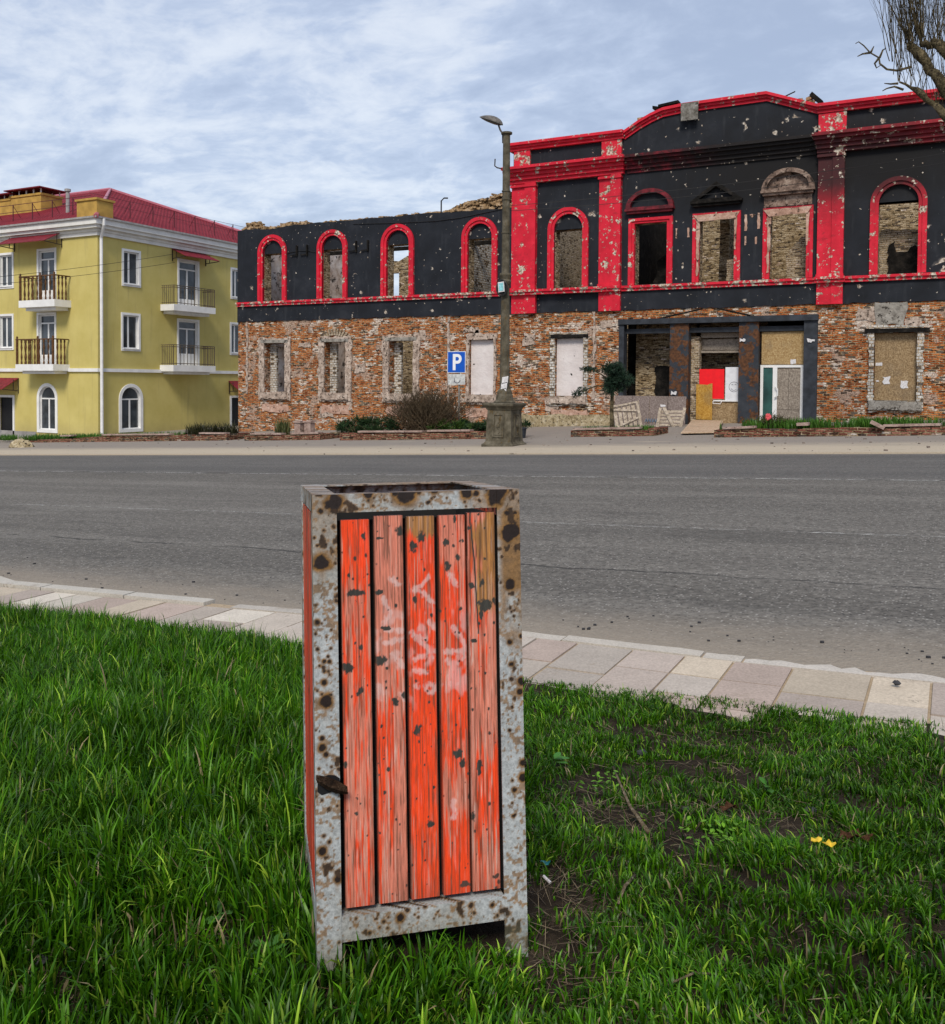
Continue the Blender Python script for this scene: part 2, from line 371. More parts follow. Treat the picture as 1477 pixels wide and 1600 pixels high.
M['osb_orange'] = mat_osb('new_board', (.25, .12, .02), (.42, .23, .04), (.55, .35, .1))
M['wood_light'] = mat_rough('pale_planks', (.26, .21, .16), (.50, .42, .33), (.68, .60, .5), 7, .1); M['wood_grey'] = mat_rough('grey_planks', (.12, .09, .07), (.34, .27, .21), (.52, .44, .36), 7, .15)
def mat_darksteel():
    g = G('dark_rusty_column'); n = g.noise(g.geo, 2.1, 5, .65)
    c = g.ramp(g.noise(g.geo, 3, 4), [(.3, (.018, .022, .03)), (.7, (.04, .046, .056))])
    rm = g.mr(n, .49, .51); c = g.mix(rm, c, g.ramp(g.noise(g.geo, 9, 4), [(.3, (.025, .012, .006)), (.7, (.14, .055, .02))]))
    wm = g.mr(g.noise(g.mp(g.geo, (1, 1, 1), (5, 5, 5)), 5, 6, .75), .66, .7); c = g.mix(wm, c, (.35, .35, .33))
    return g.fin(c, .7)
M['column'] = mat_darksteel(); M['beam'] = simple('dark_beam', (.028, .033, .042), .65, var=.4, scale=3)
M['yellow'] = None
def mat_yellow():
    g = G('yellow_render'); n = g.noise(g.geo, .8, 5, .6); n2 = g.noise(g.mp(g.geo, (2, 2, .5)), 1.2, 4, .6)
    c = g.ramp(n, [(.3, (.49, .41, .13)), (.7, (.57, .485, .175))]); c = g.mix(g.mr(n2, .55, .8, 0, .25), c, (.47, .36, .11))
    z = g.sep(g.geo)[2]; c = g.mix(g.mr(g.mth('ADD', z, g.mth('MULTIPLY', n, 1.2)), -2.9, -1.5, .4, 0), c, (.30, .25, .14))
    q = g.sep(g.geo); st = g.noise(g.comb(g.mth('MULTIPLY', g.mth('ADD', q[0], q[1]), 2.6), g.mth('MULTIPLY', q[2], .16), 0), 1., 4, .7); c = g.mix(g.mr(st, .54, .70, 0, .38), c, (.34, .28, .12)); g.bump(g.noise(g.geo, 18, 4), .25, .01); return g.fin(c, .85, spec=.15)
M['yellow'] = mat_yellow()
M['orangey'] = simple('ochre_render', (.43, .27, .065), .85, var=.18, scale=2)
M['white'] = simple('white_paint', (.74, .74, .73), .6, var=.07, scale=2); M['whitedirty'] = simple('white_stucco', (.68, .67, .64), .75, var=.08, scale=1.4)
M['greybase'] = simple('grey_plinth', (.27, .26, .25), .85, var=.2, scale=3)
def mat_glass(name, tint=(.02, .025, .03), rough=.08):
    g = G(name); n = g.noise(g.geo, .9, 3); c = g.mix(g.mr(n, .35, .65), tuple(tint), tuple(t*2.6+.01 for t in tint)); return g.fin(c, rough, 0, .6)
M['glass'] = mat_glass('window_glass'); M['greenglass'] = mat_glass('green_glass', (.006, .035, .03), .25); M['dark'] = simple('dark_void', (.008, .008, .009), .6, var=.3)
def mat_roof():
    g = G('red_metal_roof'); n = g.noise(g.geo, 1.2, 4); c = g.ramp(n, [(.3, (.155, .015, .024)), (.7, (.22, .027, .036))])
    q = g.sep(g.geo); wv = g.mth('SINE', g.mth('MULTIPLY', g.mth('ADD', q[0], q[1]), 22))
    g.bump(wv, .5, .04); c = g.mix(g.mr(wv, -.9, -.3, .45, 0), c, (.12, .01, .02)); return g.fin(c, .75, spec=.06)
M['roof'] = mat_roof(); M['awning'] = simple('awning_sheet', (.17, .012, .022), .6, var=.3, scale=5)
M['rail'] = simple('brown_turned_wood', (.10, .045, .014), .5, var=.4, scale=8); M['iron'] = simple('dark_iron', (.035, .028, .025), .55, var=.4, scale=8)
M['gutter'] = simple('gutter_metal', (.3, .29, .28), .5, var=.2)
def mat_concrete():
    g = G('old_lamp_concrete'); n = g.noise(g.geo, 4, 6, .7); c = g.ramp(n, [(.3, (.042, .036, .024)), (.5, (.095, .083, .058)), (.7, (.17, .15, .112))])
    c = g.mix(g.mr(g.noise(g.mp(g.geo, (6, 6, 1.2)), 2, 5, .7), .56, .66, 0, .7), c, (.10, .06, .015))
    g.bump(g.noise(g.geo, 30, 5, .7), .7, .02); return g.fin(c, .85, spec=.2)
M['concrete'] = mat_concrete()
M['soil'] = mat_rough('dry_soil', (.05, .035, .025), (.10, .075, .055), (.17, .14, .105), 7, .2)
M['slabpink'] = mat_rough('pink_coping', (.22, .15, .125), (.36, .26, .22), (.48, .38, .33), 4, .1)
M['bark'] = mat_rough('bark', (.02, .016, .009), (.09, .074, .042), (.24, .19, .11), 7, .6)
M['lamp_hood'] = simple('lamp_hood', (.11, .10, .09), .5, var=.4, scale=14); M['lamp_glass'] = simple('lamp_lens', (.06, .06, .055), .3)
M['blue'] = simple('blue_sign', (.005, .085, .46), .4, var=.08); M['signwhite'] = simple('sign_white', (.78, .8, .82), .45, var=.06); M['signgrey'] = simple('plate_white', (.5, .51, .5), .55, var=.25, scale=9)
M['galv'] = simple('galvanised', (.2, .19, .17), .5, var=.3, scale=10); M['cyan'] = simple('cyan_notice', (.25, .58, .62), .5, var=.25, scale=14); M['paper'] = simple('paper', (.62, .61, .62), .8, var=.2, scale=20)
M['redpanel'] = simple('red_panel', (.80, .01, .016), .45, var=.06); M['whitesheet'] = simple('white_sheet', (.66, .68, .72), .5, var=.07); M['ink'] = simple('marker_ink', (.10, .10, .13), .7)
M['wire'] = simple('wire', (.012, .012, .013), .6)
def mat_leaf(name, c, trans=.3, rough=.45):
    g = G(name); a = g.N('ShaderNodeAttribute', attribute_name='col'); g.L(a.outputs['Color'], g.b.inputs['Base Color'])
    g.b.inputs['Roughness'].default_value = rough; g.b.inputs['Specular IOR Level'].default_value = .22
    t = g.N('ShaderNodeBsdfTranslucent'); m = g.N('ShaderNodeMixShader'); m.inputs[0].default_value = trans
    g.L(a.outputs['Color'], t.inputs[0]); g.L(g.b.outputs[0], m.inputs[1]); g.L(t.outputs[0], m.inputs[2]); g.L(m.outputs[0], g.out.inputs[0]); return g.m
M['grass'] = mat_leaf('grass_blades', None, .3, .38); M['leaf'] = mat_leaf('foliage', None, .15, .6)

# ================================================================== GROUND, ROAD, PAVEMENT
def sheet(name, y0, y1, dz, mat, x0=-400, x1=400, thick=0, ys=None):
    xs = sorted(set([x0, x1]+[x for x in (-90, 40) if x0 < x < x1])); ys = ys or sorted(set([y0, y1]+[y for y in (-30, 60) if y0 < y < y1]))
    m = MB()
    for y in ys:
        for x in xs: m.v.append((x, y, gz(x, y)+dz))
    n = len(xs)
    for j in range(len(ys)-1):
        for i in range(n-1): m.face([j*n+i, j*n+i+1, (j+1)*n+i+1, (j+1)*n+i])
    if thick:
        k = len(m.v)
        for x in xs: m.v.append((x, y0, gz(x, y0)+dz-thick))
        for i in range(n-1): m.face([k+i, k+i+1, i+1, i])
    o = m.build(name, mat); tag(o, kind='structure'); return o
def mat_ground():
    g = G('bare_ground'); n = g.noise(g.geo, .7, 6, .65); c = g.ramp(n, [(.3, (.13, .105, .075)), (.6, (.22, .185, .14)), (.8, (.28, .24, .185))]); g.bump(g.noise(g.geo, 6, 5), .5, .03); return g.fin(c, .95, spec=.1)
def mat_pave():
    g = G('dusty_pavement'); q = g.sep(g.geo); y = q[1]
    n = g.noise(g.mp(g.geo, (.35, 1.4, 1)), 1.2, 6, .65); f = g.noise(g.geo, 26, 4, .7); m = g.noise(g.mp(g.geo, (.6, 2, 1)), 3, 5, .7)
    sand = g.mix(f, (.34, .285, .215), (.52, .45, .35)); grey = g.mix(f, (.17, .15, .13), (.33, .29, .25))
    edge = g.mr(g.mth('ADD', y, g.mth('MULTIPLY', n, 3.)), 25.2, 27.6); c = g.mix(edge, sand, grey)
    c = g.mix(g.mr(n, .58, .72, 0, .6), c, sand); c = g.mix(g.mr(m, .64, .72, 0, .6), c, (.08, .065, .05))
    sp = g.mr(g.vor(g.geo, 2.3)['Distance'], .04, .09, .8, 0); c = g.mix(sp, c, (.05, .04, .03))
    g.bump(g.mth('ADD', f, m), .5, .02); return g.fin(c, .95, spec=.1)
def mat_road():
    g = G('worn_asphalt'); q = g.sep(g.geo); x, y = q[0], q[1]
    yb = g.mth('ADD', y, g.mth('MULTIPLY', g.noise(g.mp(g.geo, (.12, .5, 1)), 1, 3), .5))
    f = g.noise(g.geo, 55, 3, .7); f2 = g.noise(g.geo, 17, 4, .75)
    base = g.ramp(f2, [(.3, (.074, .068, .060)), (.5, (.136, .126, .112)), (.72, (.22, .204, .18))])
    tr = g.noise(g.comb(g.mth('MULTIPLY', x, .035), yb, 0), 1.1, 4, .6); k = g.mr(tr, .3, .7, .84, 1.14); c = g.mix(1, base, g.comb(k, k, k), 'MULTIPLY')
    st = g.vor(g.geo, 42); sm = g.mr(g.sep(st['Color'])[0], .86, .9); c = g.mix(g.mth('MULTIPLY', sm, g.mr(st['Distance'], .3, .45, .75, 0)), c, (.40, .38, .35))
    dk = g.mr(g.sep(st['Color'])[1], .8, .84); c = g.mix(g.mth('MULTIPLY', dk, g.mr(st['Distance'], .3, .5, .7, 0)), c, (.022, .022, .023))
    pt = g.noise(g.mp(g.geo, (.25, .9, 1), (4, 2, 0)), .8, 5, .7); c = g.mix(g.mr(pt, .56, .62, 0, .28), c, (.055, .052, .048)); c = g.mix(g.mr(pt, .34, .42, .22, 0), c, (.24, .225, .2))
    # sand lying along the near kerb, and a darker newer strip along the far side
    nn = g.noise(g.mp(g.geo, (.5, 1.5, 1)), 1.6, 6, .7)
    sd_ = g.mr(g.mth('ADD', y, g.mth('MULTIPLY', nn, 1.1)), 6.15, 7.6, .85, 0); sc = g.mix(f, (.20, .165, .125), (.36, .31, .25)); c = g.mix(sd_, c, sc)
    s2 = g.mr(g.mth('ADD', y, g.mth('MULTIPLY', nn, .7)), 22.0, 22.6, 0, .8); c = g.mix(s2, c, (.33, .27, .2))
    far = g.mth('MULTIPLY', g.mr(yb, 16.4, 17.3), g.mr(yb, 22.2, 22.6, 1, 0)); c = g.mix(g.mth('MULTIPLY', far, .35), c, (.075, .077, .082))
    cr = g.mth('ABSOLUTE', g.mth('SUBTRACT', g.mth('ADD', y, g.mth('MULTIPLY', g.noise(g.mp(g.geo, (.5, 0, 0)), 1.5, 6, .7), .5)), 8.35)); c = g.mix(g.mth('MULTIPLY', g.mr(cr, .01, .04, .75, 0), g.mr(g.noise(g.geo, 1.2), .4, .5)), c, (.02, .02, .02))
    ln = g.mth('ABSOLUTE', g.mth('SUBTRACT', yb, 16.75)); c = g.mix(g.mr(ln, .02, .12, .5, 0), c, (.02, .02, .02))
    g.bump(g.mth('ADD', g.mth('MULTIPLY', st['Distance'], .6), f2), .9, .012); return g.fin(c, .9, spec=.2)
def mat_lawn():
    g = G('lawn_soil'); n = g.noise(g.geo, 9, 6, .7); c = g.ramp(n, [(.3, (.012, .009, .006)), (.55, (.034, .025, .017)), (.75, (.09, .068, .046))]); g.bump(g.noise(g.geo, 30, 5, .7), 1, .02); return g.fin(c, .95, spec=.1)
M['lawn'] = mat_lawn()
sheet('ground', -3000, 3000, -.03, mat_ground(), -3000, 3000)
sheet('road', 4.3, 22.2, 0, mat_road())
sheet('far_pavement', 22.16, 60, .035, mat_pave(), thick=.05)
# kerb and paving along the near side (outer edge follows the measured line)
kp = [(-30, 880), (0, 910), (320, 939), (600, 962), (815, 985), (1165, 1025), (1477, 1056), (1560, 1066), (1850, 1100)]
KX, KY = zip(*[(p.x, p.y) for p in (onG(a, b, .10) for a, b in kp)])
def kerb_y(x): return float(np.interp(x, KX, KY))
def slabs():
    V, F, C = [], [], []
    def slab(x0, x1, f0, f1, dz, c, nx=1, rag=0):
        b = len(V); g_ = .007
        xs = np.linspace(x0+g_, x1-g_, nx+1)
        tl = random.uniform(-.004, .004)
        for x in xs:
            ya, yb = f0(x)+g_, f1(x)-g_+(random.uniform(-rag, rag*.3) if rag else 0)
            for y, d in ((ya, -.12), (ya, 0), (yb, 0), (yb, -.14)):
                V.append((x, y, GA+GB*x+GC*y+dz+d+tl)); C.append(c)
        for i in range(nx):
            for k in range(3): F.append((b+i*4+k, b+i*4+4+k, b+i*4+5+k, b+i*4+1+k))
        for e in (0, nx): F.append((b+e*4, b+e*4+1, b+e*4+2, b+e*4+3))
    pal = [(.53, .46, .39), (.55, .48, .405), (.47, .395, .34), (.49, .43, .37), (.62, .56, .475), (.56, .475, .37), (.50, .40, .34)]
    def pc():
        c = random.choice(pal); k = random.uniform(.70, .92); return (c[0]*k, c[1]*k, c[2]*k)
    # two rows of slabs
    x = -24.
    while x < 6:
        wd = random.choice((.28, .32, .36, .40)); cuts = [.13, random.choice((.48, .56, .64, .68)), random.choice((.8, .92)), 1.2]; dz = .10+random.uniform(-.003, .003)
        for a, b in zip(cuts[:-1], cuts[1:]): slab(x, x+wd, lambda t: kerb_y(t)-b, lambda t: kerb_y(t)-a, dz, pc())
        x += wd
    for xa in np.arange(-24, 6, 1.): slab(xa-.006, xa+1.006, lambda t: kerb_y(t)-1.2, lambda t: kerb_y(t)-.02, .088, (.36, .28, .19), 1)
    slabo = mesh_np('paving', V, F, M['slab'], colr=np.array(C)); tag(slabo, kind='structure')
    V, F, C = [], [], []
    a = onG(322, 941, .12).x; b = onG(362, 948, .1).x; c = onG(1165, 1027, .1).x
    x = -24.
    while x < a:
        e = min(x+1.0, a); e = a if a-e < .3 else e
        slab(x, e, lambda t: kerb_y(t)-.13, lambda t: kerb_y(t)+.01, .125, (.44, .41, .36), 2); x = e
    x = b
    while x < c:
        e = min(x+random.uniform(.8, 1.1), c); slab(x, e, lambda t: kerb_y(t)-.13, lambda t: kerb_y(t), .102, random.choice(((.45, .41, .355), (.40, .365, .32))), 6, .012); x = e
    slab(c, 6, lambda t: kerb_y(t)-.13, lambda t: kerb_y(t)-.01, .098, (.47, .43, .38), 110, .06)
    ko = mesh_np('kerb', V, F, M['slab'], colr=np.array(C)); tag(ko, kind='structure')
def mat_slab():
    g = G('paving_slabs'); a = g.N('ShaderNodeAttribute', attribute_name='col').outputs['Color']; n = g.noise(g.geo, 5, 6, .7); f = g.noise(g.geo, 70, 3, .7)
    k = g.mr(n, .3, .7, .95, 1.08); c = g.mix(1, a, g.comb(k, k, k), 'MULTIPLY'); k = g.mr(f, .3, .7, .85, 1.12); c = g.mix(1, c, g.comb(k, k, k), 'MULTIPLY')
    c = g.mix(g.mr(g.noise(g.geo, 2.4, 6, .75), .6, .68, 0, .5), c, (.25, .20, .15)); ch, cr = g.holes(g.geo, 2.4, .4, .09, .9); c = g.mix(g.mth('MULTIPLY', ch, .55), c, (.24, .20, .16)); g.bump(g.mth('ADD', g.mth('MULTIPLY', ch, -2), g.mth('ADD', f, n)), .45, .006); return g.fin(c, .9, spec=.15)
M['slab'] = mat_slab(); slabs()
# worn lane line
def lane(name, Y, wd, keep, sd):
    g = G(name+'_paint'); n = g.noise(g.mp(g.geo, (1, 6, 1), (sd, 0, 0)), 7, 6, .8); n2 = g.noise(g.mp(g.geo, (1, 0, 0), (sd*3, 0, 0)), .9, 3)
    tr = g.N('ShaderNodeBsdfTransparent'); mx = g.N('ShaderNodeMixShader'); m = g.mth('MULTIPLY', g.mr(n, keep, keep+.06), g.mr(n2, .40, .48)); g.L(m, mx.inputs[0])
    g.fin((.5, .49, .46), .8); g.L(tr.outputs[0], mx.inputs[1]); g.L(g.b.outputs[0], mx.inputs[2]); g.L(mx.outputs[0], g.out.inputs[0])
    sheet(name, Y-wd/2, Y+wd/2, .004, g.m, -90, 40)
lane('lane_marking', 10.7, .08, .52, 3.); lane('faded_lane_marking', 16.45, .14, .5, 9.)

# ------------------------------------------------------------------ lawn terrain
def plane(x, y): return GA+GB*x+GC*y
bx = [onG(a, b, .12) for a, b in ((-60, 945), (0, 952), (150, 966), (300, 985), (465, 1008), (820, 1053), (1000, 1073), (1477, 1124), (1750, 1157))]
BX, BY = zip(*[(p.x, p.y) for p in bx])
def lawn_edge(x): return np.interp(x, BX, BY)
def lawn_z(x, y):
    x = np.asarray(x, float); y = np.asarray(y, float); e = lawn_edge(x)
    t = sstep((e-y)/3.0, -.08, 1.)
    return plane(x, np.minimum(y, 5.5))+.085+.335*t+(fbm(x*1.3, y*1.3, 3, 5)-.5)*.10*sstep(e-y, 0, .8)+(fbm(x*7, y*7, 3, 8)-.5)*.05*sstep(e-y, 0, .3)
def lawn():
    xs = np.concatenate([np.arange(-40, -12, 1.), np.arange(-12, 3, .06), np.arange(3, 40, 1.)]); n = 110
    V = []; ts = np.linspace(0, 1, n)**1.3
    X, T = np.meshgrid(xs, ts); E_ = lawn_edge(X)+.1; Y = E_-T*(E_+12)
    Z = lawn_z(X, Y); Z[0, :] -= .15
    V = np.stack([X, Y, Z], -1).reshape(-1, 3); w_ = len(xs); i = np.arange(n-1)[:, None]*w_+np.arange(w_-1)[None]
    i = i.ravel(); F = np.stack([i, i+w_, i+w_+1, i+1], 1)
    o = mesh_np('lawn', V, F, M['lawn'], smooth=True); tag(o, kind='structure')
lawn()
# bare patches: (x, y, rx, ry) measured on the lawn
def on_lawn(px, py):
    z = -1.35
    for _ in range(8):
        d = ray(px, py); p = d*(z/d.z); z = .5*z+.5*float(lawn_z(p.x, p.y))
    return p
BIN = Vector((-1.1625, 1.899, -1.258))
def patches(x, y):
    b = np.zeros_like(x)
    for (px, py, r, q, s_) in ((950, 1275, .20, .22, .8), (1120, 1205, .26, .07, .5), (1000, 1300, .15, .10, .9), (1230, 1300, .24, .08, .45), (870, 1400, .14, .2, .75), (1100, 1160, .45, .12, .6), (250, 1500, .22, .12, .6), (60, 1560, .18, .12, .6),
                             (360, 1480, .16, .1, .8), (1130, 1270, .22, .10, .6), (380, 1190, .1, .08, .7), (850, 1480, .12, .16, .8)):
        p = on_lawn(px, py); d = ((x-p.x)/r)**2+((y-p.y)/q)**2; b = np.maximum(b, s_*np.exp(-d*1.1))
    return b
def blades(name, P, H, W_, LEAN, AZ, C, seg=4, mat=None, parent=None, flat=False):
    n = len(P); t = np.linspace(0, 1, seg+1)
    bend = LEAN[:, None]*(t[None]**(0 if flat else 1.6)); cx = np.sin(bend); cz = np.cos(bend)
    sx = np.cumsum(np.concatenate([np.zeros((n, 1)), (cx[:, 1:]+cx[:, :-1])/2], 1), 1)/seg*H[:, None]
    sz = np.cumsum(np.concatenate([np.zeros((n, 1)), (cz[:, 1:]+cz[:, :-1])/2], 1), 1)/seg*H[:, None]
    d = np.stack([np.cos(AZ), np.sin(AZ)], 1); tw = RNG.uniform(-.9, .9, n); pa = AZ+np.pi/2+tw; p = np.stack([np.cos(pa), np.sin(pa)], 1)
    wt = (np.minimum(1, .55+t*1.8)*(1-t**2.6))[None]*W_[:, None]/2
    cxy = P[:, None, :2]+d[:, None]*sx[..., None]; cz_ = P[:, None, 2]+sz
    L_ = np.concatenate([cxy+p[:, None]*wt[..., None], cz_[..., None]], -1); R_ = np.concatenate([cxy-p[:, None]*wt[..., None], (cz_+wt*.25)[..., None]], -1)
    V = np.stack([L_, R_], 2).reshape(-1, 3); per = 2*(seg+1); base = np.arange(n)[:, None]*per
    q = np.arange(seg)[None]*2; F = np.stack([base+q, base+q+1, base+q+3, base+q+2], -1).reshape(-1, 4)
    shade = (.55+.6*t)[None, :, None]; CC = np.repeat((C[:, None]*shade)[:, :, None], 2, 2).reshape(-1, 3)  # blade colour darker at the base, shade low in the grass painted in
    return mesh_np(name, V, F, mat or M['grass'], parent, colr=np.clip(CC, 0, 1), smooth=True)
def in_bin(x, y, m=0):
    a = -.7097; dx, dy = x-BIN.x, y-BIN.y; u = dx*math.cos(a)-dy*math.sin(a); v = dx*math.sin(a)+dy*math.cos(a)
    return (abs(u) < .25-m) & (abs(v) < .28-m)
def make_grass():
    n = 720000
    d = .85+8.8*RNG.random(n)**1.15; a = RNG.uniform(-1, 1, n)*np.minimum(1.25, .56+1.25/d)      # reaches over a metre past the view on both sides
    ang = YAW-a; x = -np.sin(ang)*d; y = np.cos(ang)*d
    # tufts: pull blades towards clump centres
    grp = RNG.integers(0, 4, n); k = np.array([5.3, 7.9, 11., 8.3])[grp]; ra = np.array([.4, 1.3, 2.2, 2.9])[grp]; ca, sa = np.cos(ra), np.sin(ra)      # four overlapping families of tufts
    xr, yr = x*ca-y*sa, x*sa+y*ca; cxi, cyi = np.floor(xr*k), np.floor(yr*k)
    def hsh(q): return np.modf(np.abs(np.sin(cxi*12.9898+cyi*78.233+q*37.7+grp*5.1)*43758.5453))[0]
    ox, oy = .1+.8*hsh(1), .1+.8*hsh(2)
    tr_, ts_ = (cxi+ox)/k, (cyi+oy)/k; tcx, tcy = tr_*ca+ts_*sa, -tr_*sa+ts_*ca; taz = np.arctan2(y-tcy, x-tcx); pull = RNG.random(n)**.7*(.15+.8*hsh(3)); x = x+(tcx-x)*pull; y = y+(tcy-y)*pull
    e = lawn_edge(x); ok = (y < e+.03-.05*fbm(x*5, y*5, 2, 31)) & (y > -1) & ~in_bin(x, y, .03)
    bare = patches(x, y); nz = fbm(x*3.2, y*3.2, 4, 21); nf = fbm(x*9, y*9, 2, 23)
    side = (x*math.cos(YAW)+y*math.sin(YAW))/np.maximum(.5, y*math.cos(YAW)-x*math.sin(YAW))      # tan of view angle: <0 left
    left = sstep(-side, -.12, .14)
    dens = np.clip(1.15-bare*1.2-(1-left)*.12-(1-left)*1.6*np.clip(fbm(x*4.5, y*4.5, 3, 33)-.52, 0, 1)*2-.9*np.clip(nz-.56, 0, 1)*3.2*(1-left*.8)-.5*np.clip(nf-.6, 0, 1)*3, .02, 1)
    ok &= RNG.random(n) < dens
    tv = hsh(4); x, y, bare, nz, left, nf, taz, tv = [q[ok] for q in (x, y, bare, nz, left, nf, taz, tv)]; n = len(x)
    dd = np.hypot(x, y)
    near = sstep(dd, 2.4, 1.5)
    h = (.055+.065*left*sstep(dd, 1.6, 2.6)+.03*fbm(x*2, y*2, 2, 41))*(.80+.08*left)*(RNG.uniform(.55, 1.35, n))*(1-.5*bare)*(1+.35*(nf-.5))
    tall = RNG.random(n) < .06; h = np.where(tall, h*1.35, h); h = np.minimum(h, .2)
    edge = sstep(lawn_edge(x)-y, 0, .25); h *= .6+.4*edge; h *= (.62+.75*tv)*(.80+.2*left); h *= 1+.0*np.exp(-(((x-BIN.x)/.5)**2+((y-BIN.y+.25)/.5)**2))
    wd = RNG.uniform(.0042, .0088, n)*(.8+.3*left); wd = np.where(near > .5, wd*1.05, wd)
    az = RNG.uniform(0, 2*np.pi, n); wind = fbm(x*1.1, y*1.1, 2, 51)*4*np.pi; rr = RNG.random(n); az = np.where(rr < .3, wind+RNG.normal(0, .5, n), np.where(rr < .8, taz+RNG.normal(0, .45, n), az))
    lean = np.abs(RNG.normal(.95, .5, n))+.38*(1-left); lean = np.where(RNG.random(n) < .14, lean+.9, lean)
    z = lawn_z(x, y)-.004; hue = RNG.random(n); v = RNG.uniform(.5, 1.5, n)*(.7+.6*fbm(x*2.3, y*2.3, 3, 61))*(.7+.6*tv)
    c1, c2, c3 = np.array([.010, .052, .002]), np.array([.072, .195, .005]), np.array([.21, .34, .03])
    C = c1+(c2-c1)*hue[:, None]; yl = RNG.random(n) < .07; C = np.where(yl[:, None], c3, C); C = C*v[:, None]
    dead = RNG.random(n) < .012+.08*bare; C = np.where(dead[:, None], np.array([.36, .29, .16])*RNG.uniform(.5, 1.1, n)[:, None], C)
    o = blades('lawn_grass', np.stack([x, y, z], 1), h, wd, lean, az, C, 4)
    tag(o, 'lush green grass blades covering the near verge', 'grass', kind='stuff')
    # straw and debris lying in the thin patches
    n = 30000; d = 1.0+4.2*RNG.random(n); ang = YAW-RNG.uniform(-.6, .6, n); x = -np.sin(ang)*d; y = np.cos(ang)*d
    b = patches(x, y); ok = (RNG.random(n) < np.clip(b*1.2+.15, 0, 1)) & (y < lawn_edge(x)) & ~in_bin(x, y); x, y = x[ok], y[ok]; n = len(x)
    g_ = RNG.random(n)[:, None]; C = (np.array([.10, .065, .035])*(1-g_)+np.array([.42, .33, .2])*g_)*RNG.uniform(.5, 1.1, n)[:, None]
    o = blades('straw_litter', np.stack([x, y, lawn_z(x, y)+.002+.012*RNG.random(n)], 1), RNG.uniform(.02, .11, n), RNG.uniform(.0012, .004, n), RNG.uniform(1.4, 1.9, n)*0+1.50+RNG.normal(0, .13, n), RNG.uniform(0, 6.28, n), C, 3, flat=True)
    tag(o, 'dead straw and stalks littering the thin grass', 'straw', kind='stuff')
def flat_litter_fix(): pass
make_grass()

